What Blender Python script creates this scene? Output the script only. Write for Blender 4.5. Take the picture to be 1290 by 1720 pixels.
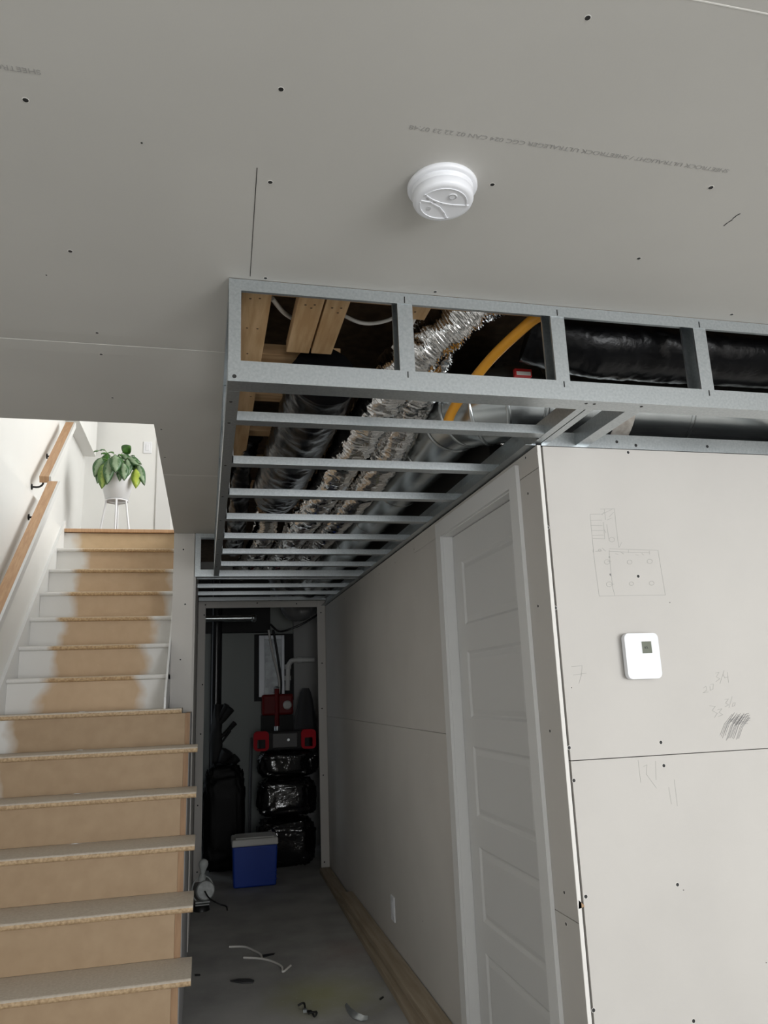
import bpy, math, random
from mathutils import Vector, Matrix, noise
random.seed(7)
scene = bpy.context.scene
for o in list(bpy.data.objects): bpy.data.objects.remove(o)
col = scene.collection

# ------------------------------------------------------------------ camera
H = 1.41                                   # eye height above the concrete floor
F = 1262.0; CX = 645.0; CY = 860.0         # calibrated on the 1290 x 1720 frame
RX = Vector((0.97362483, -0.22515802, -0.03685865))   # camera right in the room
RD = Vector((0.01723296, 0.23366313, -0.97216489))    # camera down
RF = Vector((0.22750323, 0.94588869, 0.23138036))     # camera forward
cd = bpy.data.cameras.new('camera'); cam = bpy.data.objects.new('camera', cd); col.objects.link(cam)
m = Matrix.Identity(4)
for i in range(3):
    m[i][0] = RX[i]; m[i][1] = -RD[i]; m[i][2] = -RF[i]
m[2][3] = H
cam.matrix_world = m
cd.sensor_fit = 'VERTICAL'; cd.sensor_height = 36.0; cd.lens = F / 1720 * 36.0
cd.clip_start = 0.02; cd.clip_end = 100
scene.camera = cam

# ------------------------------------------------------------------ world, daylight, exposure
w = bpy.data.worlds.new('world'); scene.world = w; w.use_nodes = True
w.node_tree.nodes['Background'].inputs[0].default_value = (0.80, 0.90, 1.0, 1)
w.node_tree.nodes['Background'].inputs[1].default_value = 1.0
vs = scene.view_settings
vs.view_transform = 'Standard'; vs.look = 'None'; vs.gamma = 1.0; vs.use_curve_mapping = False
vs.exposure = 0.0

def window_light(name, loc, direction, sx, sy, power, color):
    l = bpy.data.lights.new(name, 'AREA'); l.shape = 'RECTANGLE'; l.size = sx; l.size_y = sy
    l.energy = power; l.color = color
    o = bpy.data.objects.new(name, l); col.objects.link(o); o.location = loc
    o.rotation_euler = Vector(direction).to_track_quat('-Z', 'Z').to_euler()
    return o
window_light('daylight_room_window', (2.95, -3.17, 1.30), (0, 1, 0), 2.5, 1.75, 170, (0.97, 0.985, 1.0))
window_light('added_corridor_light', (0.15, -3.17, 1.45), (0, 1, 0), 0.8, 1.3, 33, (0.97, 0.985, 1.0))  # added, unseen source: brightens the door jamb and corridor end
window_light('daylight_upstairs_window', (1.95, 5.2, 4.0), (-1, 0, -0.05), 3.0, 1.6, 135, (1.0, 0.99, 0.95))

# ------------------------------------------------------------------ pixel helpers (direction only; depth from the plane touched)
def ray(x, y): return RX * ((x - CX) / F) + RD * ((y - CY) / F) + RF
def at_x(x, y, X): r = ray(x, y) * 1.0; r *= X / r.x; r.z += H; return r
def at_y(x, y, Y): r = ray(x, y) * 1.0; r *= Y / r.y; r.z += H; return r
def at_z(x, y, Z): r = ray(x, y) * 1.0; r *= (Z - H) / r.z; r.z += H; return r

# ------------------------------------------------------------------ materials
MATS = {}
def mat(name, c, rough=0.6, metal=0.0, var=0.0, vscale=8.0, vcol=None, bump=0.0, bscale=200.0, stretch=None, detail=4.0,
        ramp=(0.35, 0.7), spec=0.5):
    if name in MATS: return MATS[name]
    mt = bpy.data.materials.new(name); mt.use_nodes = True
    nt = mt.node_tree; b = nt.nodes['Principled BSDF']; MATS[name] = mt
    b.inputs['Base Color'].default_value = (*c, 1); b.inputs['Roughness'].default_value = rough
    b.inputs['Metallic'].default_value = metal
    b.inputs['Specular IOR Level'].default_value = spec
    tc = nt.nodes.new('ShaderNodeTexCoord'); mp = nt.nodes.new('ShaderNodeMapping')
    nt.links.new(tc.outputs['Object'], mp.inputs[0])
    if stretch: mp.inputs['Scale'].default_value = stretch
    if var > 0 or vcol:
        n = nt.nodes.new('ShaderNodeTexNoise'); n.inputs['Scale'].default_value = vscale; n.inputs['Detail'].default_value = detail
        nt.links.new(mp.outputs[0], n.inputs['Vector'])
        r = nt.nodes.new('ShaderNodeValToRGB'); r.color_ramp.elements[0].position = ramp[0]; r.color_ramp.elements[1].position = ramp[1]
        c2 = vcol if vcol else tuple(max(0, x * (1 - var)) for x in c)
        r.color_ramp.elements[0].color = (*c2, 1); r.color_ramp.elements[1].color = (*c, 1)
        nt.links.new(n.outputs['Fac'], r.inputs[0]); nt.links.new(r.outputs[0], b.inputs['Base Color'])
    if bump > 0:
        n2 = nt.nodes.new('ShaderNodeTexNoise'); n2.inputs['Scale'].default_value = bscale; n2.inputs['Detail'].default_value = 3
        nt.links.new(mp.outputs[0], n2.inputs['Vector'])
        bp = nt.nodes.new('ShaderNodeBump'); bp.inputs['Strength'].default_value = bump; bp.inputs['Distance'].default_value = 0.004
        nt.links.new(n2.outputs['Fac'], bp.inputs['Height']); nt.links.new(bp.outputs[0], b.inputs['Normal'])
    return mt
drywall = mat('drywall_paper', (0.60, 0.575, 0.54), 0.8, var=0.05, vscale=3.0, bump=0.03, bscale=300)
ceilboard = mat('ceiling_drywall_paper', (0.55, 0.535, 0.50), 0.75, var=0.05, vscale=2.0, bump=0.03, bscale=300)
gypsum = mat('gypsum_edge', (0.82, 0.80, 0.76), 0.9)
gap = mat('dark_gap', (0.03, 0.028, 0.025), 0.9)
hole = mat('screw_black', (0.012, 0.012, 0.012), 0.6)
white = mat('white_paint', (0.82, 0.82, 0.80), 0.55, var=0.02, vscale=4)
trimwhite = mat('trim_white', (0.74, 0.74, 0.73), 0.45)
doorwhite = mat('door_primer', (0.66, 0.66, 0.65), 0.5)
plastic = mat('white_plastic', (0.84, 0.85, 0.88), 0.35)
plastic_d = mat('grey_plastic_line', (0.45, 0.45, 0.46), 0.5)
galv = mat('galvanised_steel', (0.56, 0.59, 0.60), 0.36, 0.9, vcol=(0.44, 0.475, 0.49), vscale=140, bump=0.02, bscale=160, ramp=(0.3, 0.75))
galv2 = mat('duct_sheet_steel', (0.60, 0.63, 0.63), 0.26, 0.95, vcol=(0.40, 0.43, 0.44), vscale=6, bump=0.05, bscale=9, ramp=(0.25, 0.8))
foil = mat('foil_wrap', (0.90, 0.89, 0.88), 0.10, 1.0, bump=1.0, bscale=32)
blackwrap = mat('black_plastic_wrap', (0.004, 0.004, 0.0045), 0.27, 0.0, bump=0.4, bscale=50, spec=0.18)
bagblack = mat('black_bag', (0.006, 0.006, 0.007), 0.10, 0.0, bump=1.0, bscale=26, spec=0.8)
pine = mat('pine', (0.62, 0.42, 0.23), 0.7, vcol=(0.46, 0.28, 0.13), vscale=9, stretch=(6, 0.6, 6), bump=0.1, bscale=60)
pinex = mat('pine_crosswise', (0.60, 0.40, 0.22), 0.7, vcol=(0.42, 0.25, 0.12), vscale=9, stretch=(0.6, 6, 6))
planks = mat('plank_pine', (0.40, 0.33, 0.245), 0.75, vcol=(0.31, 0.245, 0.17), vscale=6, stretch=(8, 0.5, 8), bump=0.1, bscale=60)
osb = mat('osb', (0.16, 0.10, 0.055), 0.85, vcol=(0.09, 0.055, 0.03), vscale=25)
oak = mat('oak_rail', (0.58, 0.36, 0.20), 0.5, vcol=(0.48, 0.28, 0.15), vscale=10, stretch=(10, 1, 1))
mdf_tread = mat('particle_board', (0.52, 0.40, 0.27), 0.75, vcol=(0.42, 0.30, 0.185), vscale=90, bump=0.35, bscale=180, ramp=(0.3, 0.6))
stringer_m = mat('stringer_wood', (0.40, 0.25, 0.14), 0.7, vcol=(0.30, 0.18, 0.10), vscale=8, stretch=(8, 1, 1))
concrete = None
blk = mat('black_metal', (0.02, 0.02, 0.02), 0.4, 0.4)
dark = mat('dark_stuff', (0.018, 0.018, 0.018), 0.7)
rubber = mat('black_pipe', (0.015, 0.015, 0.016), 0.25)
pvc = mat('white_pvc', (0.70, 0.70, 0.68), 0.35)
cable_w = mat('white_cable', (0.72, 0.70, 0.66), 0.45)
orange = mat('orange_pipe', (0.80, 0.36, 0.03), 0.4)
redm = mat('red_enamel', (0.16, 0.006, 0.006), 0.5, spec=0.25)
redp = mat('red_plastic', (0.50, 0.008, 0.02), 0.6, spec=0.2)
blue = mat('cooler_blue', (0.008, 0.05, 0.36), 0.4)
lidw = mat('cooler_lid', (0.62, 0.62, 0.60), 0.5)
lcd = mat('lcd', (0.085, 0.10, 0.06), 0.35)
pencil = mat('pencil', (0.25, 0.245, 0.24), 0.8)
pencil_l = mat('pencil_light', (0.40, 0.39, 0.37), 0.8)
ink = mat('ink_print', (0.36, 0.35, 0.335), 0.8)
panelgrey = mat('panel_grey', (0.78, 0.81, 0.86), 0.4, 0.1)
panelin = mat('panel_inner', (0.42, 0.45, 0.47), 0.35, 0.2, vcol=(0.24, 0.26, 0.27), vscale=12)
glassm = mat('bulb_glass', (0.45, 0.47, 0.46), 0.12, 0.0)
labelred = mat('label_red', (0.6, 0.03, 0.03), 0.5)
labelwhite = mat('label_white', (0.8, 0.78, 0.74), 0.5)
tape = mat('tape_label', (0.50, 0.44, 0.38), 0.5, vcol=(0.70, 0.66, 0.60), vscale=60)
soil = mat('soil', (0.04, 0.028, 0.02), 0.9)
stemm = mat('stem_green', (0.16, 0.26, 0.08), 0.5)
brownpaper = mat('brown_paper', (0.42, 0.28, 0.17), 0.9)

def concrete_mat():
    mt = bpy.data.materials.new('concrete'); mt.use_nodes = True; nt = mt.node_tree; b = nt.nodes['Principled BSDF']
    b.inputs['Roughness'].default_value = 0.8
    tc = nt.nodes.new('ShaderNodeTexCoord')
    def noi(sc, dt=5):
        n = nt.nodes.new('ShaderNodeTexNoise'); n.inputs['Scale'].default_value = sc; n.inputs['Detail'].default_value = dt
        nt.links.new(tc.outputs['Object'], n.inputs['Vector']); return n
    def rampn(src, p0, c0, p1, c1):
        r = nt.nodes.new('ShaderNodeValToRGB'); e = r.color_ramp.elements
        e[0].position = p0; e[0].color = (*c0, 1); e[1].position = p1; e[1].color = (*c1, 1)
        nt.links.new(src, r.inputs[0]); return r
    base = rampn(noi(3.5).outputs['Fac'], 0.35, (0.29, 0.285, 0.275), 0.7, (0.41, 0.405, 0.39))
    def spot(prev, cx, cy, rad, colr, amount):
        vm = nt.nodes.new('ShaderNodeVectorMath'); vm.operation = 'DISTANCE'
        nt.links.new(tc.outputs['Object'], vm.inputs[0]); vm.inputs[1].default_value = (cx, cy, 0)
        n = noi(7); md = nt.nodes.new('ShaderNodeMath'); md.operation = 'MULTIPLY_ADD'
        nt.links.new(n.outputs['Fac'], md.inputs[0]); md.inputs[1].default_value = 0.28
        nt.links.new(vm.outputs['Value'], md.inputs[2])
        r = rampn(md.outputs[0], rad * 0.5, (amount,) * 3, rad + 0.1, (0, 0, 0))
        mx = nt.nodes.new('ShaderNodeMix'); mx.data_type = 'RGBA'
        nt.links.new(r.outputs[0], mx.inputs['Factor']); nt.links.new(prev, mx.inputs[6]); mx.inputs[7].default_value = (*colr, 1)
        return mx.outputs[2]
    o = spot(base.outputs[0], 0.58, 4.02, 0.38, (0.36, 0.36, 0.13), 0.55)      # greenish overspray on the slab
    o = spot(o, 0.80, 4.6, 0.30, (0.33, 0.25, 0.22), 0.5)
    o = spot(o, 0.18, 3.75, 0.35, (0.44, 0.43, 0.41), 0.5)
    sp = rampn(noi(90, 2).outputs['Fac'], 0.69, (0, 0, 0), 0.73, (0.6, 0.6, 0.6))
    mx = nt.nodes.new('ShaderNodeMix'); mx.data_type = 'RGBA'
    nt.links.new(sp.outputs[0], mx.inputs['Factor']); nt.links.new(o, mx.inputs[6]); mx.inputs[7].default_value = (0.55, 0.53, 0.48, 1)
    nt.links.new(mx.outputs[2], b.inputs['Base Color'])
    bp = nt.nodes.new('ShaderNodeBump'); bp.inputs['Strength'].default_value = 0.15; bp.inputs['Distance'].default_value = 0.004
    nt.links.new(noi(60).outputs['Fac'], bp.inputs['Height']); nt.links.new(bp.outputs[0], b.inputs['Normal'])
    return mt
concrete = concrete_mat()

def painted_mdf(name, basec, c2, left_edge, right_edge, paint=(0.72, 0.72, 0.70), speck=False):
    """raw board with white wall paint brushed onto its ends (left of left_edge, right of right_edge), ragged by noise"""
    mt = bpy.data.materials.new(name); mt.use_nodes = True; nt = mt.node_tree; b = nt.nodes['Principled BSDF']
    b.inputs['Roughness'].default_value = 0.7
    tc = nt.nodes.new('ShaderNodeTexCoord')
    n = nt.nodes.new('ShaderNodeTexNoise'); n.inputs['Scale'].default_value = 90 if speck else 14; n.inputs['Detail'].default_value = 5
    nt.links.new(tc.outputs['Object'], n.inputs['Vector'])
    r = nt.nodes.new('ShaderNodeValToRGB'); r.color_ramp.elements[0].position = 0.3; r.color_ramp.elements[1].position = 0.65
    r.color_ramp.elements[0].color = (*c2, 1); r.color_ramp.elements[1].color = (*basec, 1)
    nt.links.new(n.outputs['Fac'], r.inputs[0])
    sx = nt.nodes.new('ShaderNodeSeparateXYZ'); nt.links.new(tc.outputs['Object'], sx.inputs[0])
    n2 = nt.nodes.new('ShaderNodeTexNoise'); n2.inputs['Scale'].default_value = 5.0; n2.inputs['Detail'].default_value = 3
    nt.links.new(tc.outputs['Object'], n2.inputs['Vector'])
    def mth(op, a, bb):
        q = nt.nodes.new('ShaderNodeMath'); q.operation = op
        for i, v in enumerate((a, bb)):
            if isinstance(v, (int, float)): q.inputs[i].default_value = v
            else: nt.links.new(v, q.inputs[i])
        return q.outputs[0]
    wob = mth('MULTIPLY', mth('SUBTRACT', n2.outputs['Fac'], 0.5), 0.22)
    xs = mth('ADD', sx.outputs[0], wob)
    def step(v, lo, hi):
        q = nt.nodes.new('ShaderNodeMapRange'); nt.links.new(v, q.inputs[0]); q.inputs[1].default_value = lo; q.inputs[2].default_value = hi
        return q.outputs[0]
    fl = step(xs, left_edge + 0.035, left_edge - 0.035)
    xr = mth('SUBTRACT', xs, mth('MULTIPLY', mth('SUBTRACT', sx.outputs[1], 4.67), 0.14)); fr = step(xr, right_edge - 0.035, right_edge + 0.035)
    f = mth('MULTIPLY', mth('MAXIMUM', fl, fr), 0.92)
    mx = nt.nodes.new('ShaderNodeMix'); mx.data_type = 'RGBA'
    nt.links.new(f, mx.inputs['Factor']); nt.links.new(r.outputs[0], mx.inputs[6]); mx.inputs[7].default_value = (*paint, 1)
    nt.links.new(mx.outputs[2], b.inputs['Base Color'])
    if speck:
        bp = nt.nodes.new('ShaderNodeBump'); bp.inputs['Strength'].default_value = 0.4; bp.inputs['Distance'].default_value = 0.004
        nt.links.new(n.outputs['Fac'], bp.inputs['Height']); nt.links.new(bp.outputs[0], b.inputs['Normal'])
    return mt

def leaf_mat(name, edge, centre):
    mt = bpy.data.materials.new(name); mt.use_nodes = True; nt = mt.node_tree; b = nt.nodes['Principled BSDF']
    b.inputs['Roughness'].default_value = 0.4
    uv = nt.nodes.new('ShaderNodeUVMap'); sx = nt.nodes.new('ShaderNodeSeparateXYZ'); nt.links.new(uv.outputs[0], sx.inputs[0])
    tc = nt.nodes.new('ShaderNodeTexCoord')
    n = nt.nodes.new('ShaderNodeTexNoise'); n.inputs['Scale'].default_value = 45; nt.links.new(tc.outputs['Object'], n.inputs['Vector'])
    a = nt.nodes.new('ShaderNodeMath'); a.operation = 'SUBTRACT'; nt.links.new(sx.outputs[0], a.inputs[0]); a.inputs[1].default_value = 0.5
    ab = nt.nodes.new('ShaderNodeMath'); ab.operation = 'ABSOLUTE'; nt.links.new(a.outputs[0], ab.inputs[0])
    ad = nt.nodes.new('ShaderNodeMath'); ad.operation = 'MULTIPLY_ADD'; nt.links.new(n.outputs['Fac'], ad.inputs[0]); ad.inputs[1].default_value = 0.5
    nt.links.new(ab.outputs[0], ad.inputs[2])
    r = nt.nodes.new('ShaderNodeValToRGB'); r.color_ramp.elements[0].position = 0.38; r.color_ramp.elements[1].position = 0.55
    r.color_ramp.elements[0].color = (*centre, 1); r.color_ramp.elements[1].color = (*edge, 1)
    nt.links.new(ad.outputs[0], r.inputs[0]); nt.links.new(r.outputs[0], b.inputs['Base Color'])
    return mt

# ------------------------------------------------------------------ mesh helpers
class MB:
    def __init__(s): s.v = []; s.f = []; s.sm = []; s.uv = None
    def add(s, vs_, fs, smooth=False):
        o = len(s.v); s.v += [tuple(v) for v in vs_]; s.f += [tuple(i + o for i in f) for f in fs]; s.sm += [smooth] * len(fs); return s
    def box(s, x0, x1, y0, y1, z0, z1):
        return s.add([(x0, y0, z0), (x1, y0, z0), (x1, y1, z0), (x0, y1, z0), (x0, y0, z1), (x1, y0, z1), (x1, y1, z1), (x0, y1, z1)],
                     [(3, 2, 1, 0), (4, 5, 6, 7), (0, 1, 5, 4), (1, 2, 6, 5), (2, 3, 7, 6), (3, 0, 4, 7)])
    def prism(s, prof, p0, p1, up, smooth=False):
        p0 = Vector(p0); p1 = Vector(p1); wv = (p1 - p0).normalized(); up = Vector(up); up = (up - wv * up.dot(wv)).normalized(); u = up.cross(wv)
        n = len(prof); vs_ = [p + u * a + up * b for p in (p0, p1) for a, b in prof]
        fs = [(i, (i + 1) % n, n + (i + 1) % n, n + i) for i in range(n)]
        s.add(vs_, fs, smooth); s.add(vs_, [tuple(range(n))[::-1], tuple(range(n, 2 * n))], False); return s
    def tube(s, path, r, seg=10, cap=True, smooth=True):
        return s.sweep(path, (lambda t, a, k: r) if not callable(r) else r, seg, cap, smooth)
    def sweep(s, path, rf, seg=16, cap=True, smooth=True):
        P = [Vector(p) for p in path]; n = len(P); T = []
        for i in range(n): T.append((P[min(i + 1, n - 1)] - P[max(i - 1, 0)]).normalized())
        ref = Vector((0, 0, 1)) if abs(T[0].z) < 0.9 else Vector((0, 1, 0))
        u = (ref - T[0] * ref.dot(T[0])).normalized(); vs_ = []
        for i in range(n):
            u = (u - T[i] * u.dot(T[i])).normalized(); b = T[i].cross(u)
            for k in range(seg):
                a = 2 * math.pi * k / seg; rr = rf(i / (n - 1), a, i)
                vs_.append(P[i] + (u * math.cos(a) + b * math.sin(a)) * rr)
        fs = [(i * seg + k, i * seg + (k + 1) % seg, (i + 1) * seg + (k + 1) % seg, (i + 1) * seg + k) for i in range(n - 1) for k in range(seg)]
        s.add(vs_, fs, smooth)
        if cap: s.add(vs_, [tuple(range(seg))[::-1], tuple(range((n - 1) * seg, n * seg))], False)
        return s
    def lathe(s, prof, c, axis=(0, 0, 1), seg=32, smooth=True):
        ax = Vector(axis).normalized(); ref = Vector((1, 0, 0)) if abs(ax.x) < 0.9 else Vector((0, 1, 0))
        u = (ref - ax * ref.dot(ax)).normalized(); b = ax.cross(u); c = Vector(c)
        vs_ = [c + ax * z + (u * math.cos(2 * math.pi * k / seg) + b * math.sin(2 * math.pi * k / seg)) * r for r, z in prof for k in range(seg)]
        n = len(prof)
        fs = [(i * seg + k, i * seg + (k + 1) % seg, (i + 1) * seg + (k + 1) % seg, (i + 1) * seg + k) for i in range(n - 1) for k in range(seg)]
        s.add(vs_, fs, smooth); s.add(vs_, [tuple(range(seg))[::-1], tuple(range((n - 1) * seg, n * seg))], False); return s
    def ribbon(s, pts, nrm, wd, off=0.0004):
        nrm = Vector(nrm)
        for a, b in zip(pts[:-1], pts[1:]):
            a = Vector(a); b = Vector(b); d = b - a
            if d.length < 1e-6: continue
            q = d.normalized().cross(nrm) * wd / 2; e = d.normalized() * wd * 0.3; o = nrm * off; o2 = -nrm * 0.0002
            s.add([a - q - e + o, a + q - e + o, b + q + e + o, b - q + e + o, a - q - e + o2, a + q - e + o2, b + q + e + o2, b - q + e + o2],
                  [(0, 1, 2, 3), (0, 4, 5, 1), (1, 5, 6, 2), (2, 6, 7, 3), (3, 7, 4, 0)])
        return s
    def mesh(s, name):
        me = bpy.data.meshes.new(name); me.from_pydata(s.v, [], s.f); me.update()
        for p, sm in zip(me.polygons, s.sm): p.use_smooth = sm
        return me
def obj(name, mb, material, parent=None, bevel=0.0, loc=None, mesh=None):
    me = mesh or mb.mesh(name)
    if not me.materials: me.materials.append(material)
    o = bpy.data.objects.new(name, me); col.objects.link(o)
    if loc is not None: o.location = loc
    if parent:
        o.parent = parent; o.matrix_parent_inverse = Matrix.Translation(-Vector(parent.location)) if 'root' in parent else Matrix.Identity(4)
    if bevel > 0:
        b = o.modifiers.new('bevel', 'BEVEL'); b.width = bevel; b.segments = 2; b.limit_method = 'ANGLE'; b.angle_limit = math.radians(40)
    return o
def tag(o, label, cat, group=None):
    o['label'] = label; o['category'] = cat
    if group: o['group'] = group
    return o
def thing(name, loc, label, cat, group=None):
    o = bpy.data.objects.new(name, None); col.objects.link(o); o.location = loc; o.empty_display_size = 0.1; o['root'] = 1
    return tag(o, label, cat, group)
def struct(name, mb, material, label=None, **k):
    o = obj(name, mb, material, **k); o['kind'] = 'structure'
    if label: o['label'] = label
    return o
def bx(*a): return MB().box(*a)
def spline(pts, n):
    P = [Vector(p) for p in pts]; P = [P[0] * 2 - P[1]] + P + [P[-1] * 2 - P[-2]]; out = []; k = len(P) - 3
    for i in range(n):
        t = i / (n - 1) * k; j = min(int(t), k - 1); t -= j; a, b, c, d = P[j:j + 4]
        out.append(0.5 * ((2 * b) + (c - a) * t + (2 * a - 5 * b + 4 * c - d) * t * t + (3 * b - a - 3 * c + d) * t ** 3))
    return out
def cprof(W, Fl, t=0.0015, lip=0.0):
    if lip: return [(0, 0), (W, 0), (W, Fl), (W - lip, Fl), (W - lip, Fl - t), (W - t, Fl - t), (W - t, t), (t, t), (t, Fl - t), (lip, Fl - t), (lip, Fl), (0, Fl)]
    return [(0, 0), (W, 0), (W, Fl), (W - t, Fl), (W - t, t), (t, t), (t, Fl), (0, Fl)]

# ------------------------------------------------------------------ setting
ZC = 2.438            # drywall ceiling
ZB = 2.159            # underside of the bulkhead
XW = 1.0147           # corridor wall
YN = 2.105            # wall with the thermostat
YE = 6.58             # end wall of the corridor
YB = 1.743            # front of the bulkhead frame
XB = 0.040            # left side of the bulkhead frame
XS = -0.21            # right edge of stair opening
YS = 2.85             # near edge of stair opening
YK = 4.87             # front of the wall between stair and corridor
UP = 2.716            # upper floor level
T = 0.0127

struct('floor', bx(-1.2, 4.5, -3.2, 7.8, -0.1, 0.0), concrete, 'grey concrete slab with dust and a greenish stain')
fu = MB().box(-1.17, 2.1, 6.065 + 0.02, 7.4, 2.69, UP).box(XS + 0.02, 2.1, YS, 6.085, 2.69, UP).box(-1.17, 4.5, -3.2, YS, 2.69, UP).box(-1.17, 4.5, 7.4, 7.8, 2.69, UP).box(2.1, 4.5, YS, 7.4, 2.69, UP)
struct('floor_upper', fu, osb, 'upper storey floor around the stair opening')

ceil = struct('ceiling', MB().box(-1.1, 4.5, -3.2, YB, ZC + T + 0.002, ZC + 0.03).box(-1.1, XB - 0.004, YB, YS, ZC + T + 0.002, ZC + 0.03).box(XS, XB - 0.004, YS, YK, ZC + T + 0.002, ZC + 0.03), gap,
              'grey drywall ceiling with screws and board seams')
def board_xy(pts, parent=ceil, material=ceilboard):
    return obj('drywall_board', MB().prism(pts, (0, 0, ZC), (0, 0, ZC + T), (0, 1, 0)), material, parent)
g = 0.0012
board_xy([(-1.1, -3.2), (4.5, -3.2), (4.5, 0.811 - 2.44 - g), (-1.1, 0.811 - 2.44 - g)])
board_xy([(-1.1, 0.811 - 2.44 + g), (1.5, 0.811 - 2.44 + g), (1.5, 0.811 - 1.22 - g), (-1.1, 0.811 - 1.22 - g)])
board_xy([(1.503, 0.811 - 2.44 + g), (4.5, 0.811 - 2.44 + g), (4.5, 0.811 - 1.22 - g), (1.503, 0.811 - 1.22 - g)])
board_xy([(-1.1, 0.811 - 1.22 + g), (0.70, 0.811 - 1.22 + g), (0.70, 0.811), (-1.1, 0.811)])
board_xy([(0.70, 0.811 - 1.22 + g), (4.5, 0.811 - 1.22 + g), (4.5, 0.811 - g), (0.70, 0.811 - g)])
def taper_strip(o, y_flat, y_edge, x0=-1.1, x1=None):
    x1 = XB if x1 is None else x1; d = 0.0022; lo = [(x0, y_flat, ZC), (x1, y_flat, ZC), (x1, y_edge, ZC + d), (x0, y_edge, ZC + d)]
    me = MB().add([tuple(v.co) for v in o.data.vertices], [tuple(p.vertices) for p in o.data.polygons])
    me.add(lo + [(a, b, ZC + T) for a, b, c in lo], [(0, 1, 2, 3), (7, 6, 5, 4), (0, 4, 5, 1), (1, 5, 6, 2), (2, 6, 7, 3), (3, 7, 4, 0)])
    n_ = me.mesh('drywall_board'); n_.materials.append(ceilboard); o.data = n_
taper_strip(board_xy([(-1.1, 0.811 + g), (4.5, 0.811 + g), (4.5, YB), (XB, YB), (XB, 2.115), (-1.1, 2.115)]), 2.115, 2.179 - g)
taper_strip(board_xy([(-1.1, 2.243), (XB, 2.243), (XB, 3.54 - g), (XS, 3.54 - g), (XS, YS), (-1.1, YS)]), 2.243, 2.179 + g)
board_xy([(XS, 3.54 + g), (XB, 3.54 + g), (XB, YK), (XS, YK)])
# seam bevels: the pale paper edge at each joint
obj('seam_edge', MB().ribbon([(-1.1, 2.181, ZC + 0.002), (XB, 2.181, ZC + 0.002)], (0, 0, -1), 0.0025), gypsum, ceil)
obj('seam_edge', MB().ribbon([(0.70, 0.811, ZC), (4.5, 0.811, ZC)], (0, 0, -1), 0.0025), gypsum, ceil)
obj('seam_edge', MB().ribbon([(XS, 3.54, ZC), (XB, 3.54, ZC)], (0, 0, -1), 0.004), gypsum, ceil)
obj('cut_line', MB().ribbon([(0.083, 1.32, ZC), (0.092, 1.728, ZC)], (0, 0, -1), 0.0016), gap, ceil)
scr = MB().lathe([(0.0052, 0.0), (0.0046, 0.0007), (0.0015, 0.0004)], (0, 0, 0), (0, 0, 1), 10, False).mesh('screw'); scr.materials.append(hole)
ringm = MB().lathe([(0.0060, 0.0), (0.0057, 0.0003)], (0, 0, 0), (0, 0, 1), 12, False).mesh('paper_rim'); ringm.materials.append(gypsum)
def screw(p, nrm, parent, s=1.0, rim=True):
    q = Vector(nrm).to_track_quat('Z', 'Y')
    for me, nm in ((scr, 'screw'),) + (((ringm, 'paper_rim'),) if rim else ()):
        o = bpy.data.objects.new(nm, me); col.objects.link(o); o.location = p; o.rotation_mode = 'QUATERNION'; o.rotation_quaternion = q
        s_ = s * 1.3; o.scale = (s_, s_, 1); o.parent = parent
        if 'root' in parent: o.matrix_parent_inverse = Matrix.Translation(-Vector(parent.location))
for px, py, s in [(987, 30, .75), (472, 150, .75), (43, 168, .8), (454, 306, .75), (827, 310, .75), (1194, 315, .85), (118, 422, .8), (1073, 434, .75),
                  (163, 559, .7), (170, 595, .75), (189, 668, .7), (731, 490, .7), (1229, 528, .75), (271, 721, .7), (277, 768, .7), (446, 467, .7)]:
    screw(at_z(px, py, ZC), (0, 0, -1), ceil, s)
for px, py in [(238, 240), (78, 462)]: screw(at_z(px, py, ZC), (0, 0, -1), ceil, 0.3, False)
# the small torn nick in the ceiling paper
nick = MB()
for (a, b, c, d) in [(1216, 379, 1222, 374), (1224, 373, 1230, 369), (1231, 367, 1236, 363), (1237, 362, 1243, 359)]:
    nick.ribbon([at_z(a, b, ZC), at_z(c, d, ZC)], (0, 0, -1), 0.0028)
obj('torn_nick', nick, hole, ceil)
def text(name, body, size, loc, mw, material, parent, width=None):
    cu = bpy.data.curves.new(name, 'FONT'); cu.body = body; cu.size = size; cu.extrude = 0.0002
    t = bpy.data.objects.new(name + '_src', cu); col.objects.link(t)
    dg = bpy.context.evaluated_depsgraph_get(); dg.update()
    me = bpy.data.meshes.new_from_object(t.evaluated_get(dg)); bpy.data.objects.remove(t)
    wd = max(v.co.x for v in me.vertices)
    M = Matrix.Translation(Vector(loc)) @ mw.to_4x4()
    if width: M = M @ Matrix.Diagonal((width / wd, 1, 1, 1))
    me.transform(M); me.materials.clear(); me.materials.append(material)
    o = bpy.data.objects.new(name, me); col.objects.link(o); o.parent = parent
    if 'root' in parent: o.matrix_parent_inverse = Matrix.Translation(-Vector(parent.location))
    return o
def axes(r, u):
    r = Vector(r); u = Vector(u); n = r.cross(u); return Matrix((r, u, n)).transposed()
text('board_stamp', 'SHEETROCK ULTRALIGHT / SHEETROCK ULTRALEGER CGC 024 CAN 02 22 23 07:48', 0.0155, (1.045, 1.150, ZC - 0.0003), axes((-1, 0, 0), (0, 1, 0)), ink, ceil, 0.69)
text('board_stamp', 'SHEETROCK', 0.0155, (-0.285, 1.142, ZC - 0.0003), axes((-1, 0, 0), (0, 1, 0)), ink, ceil, 0.10)

# stair opening sides above the ceiling
struct('trim_1', MB().box(XS, XS + 0.012, YS, 6.06, ZC + T + 0.031, 2.69), white, 'white lining on the side of the stair opening')
struct('trim_2', MB().box(-1.1, XS, YS - 0.012, YS, ZC + T + 0.03, 2.69), white, 'white lining at the near end of the stair opening')

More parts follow.
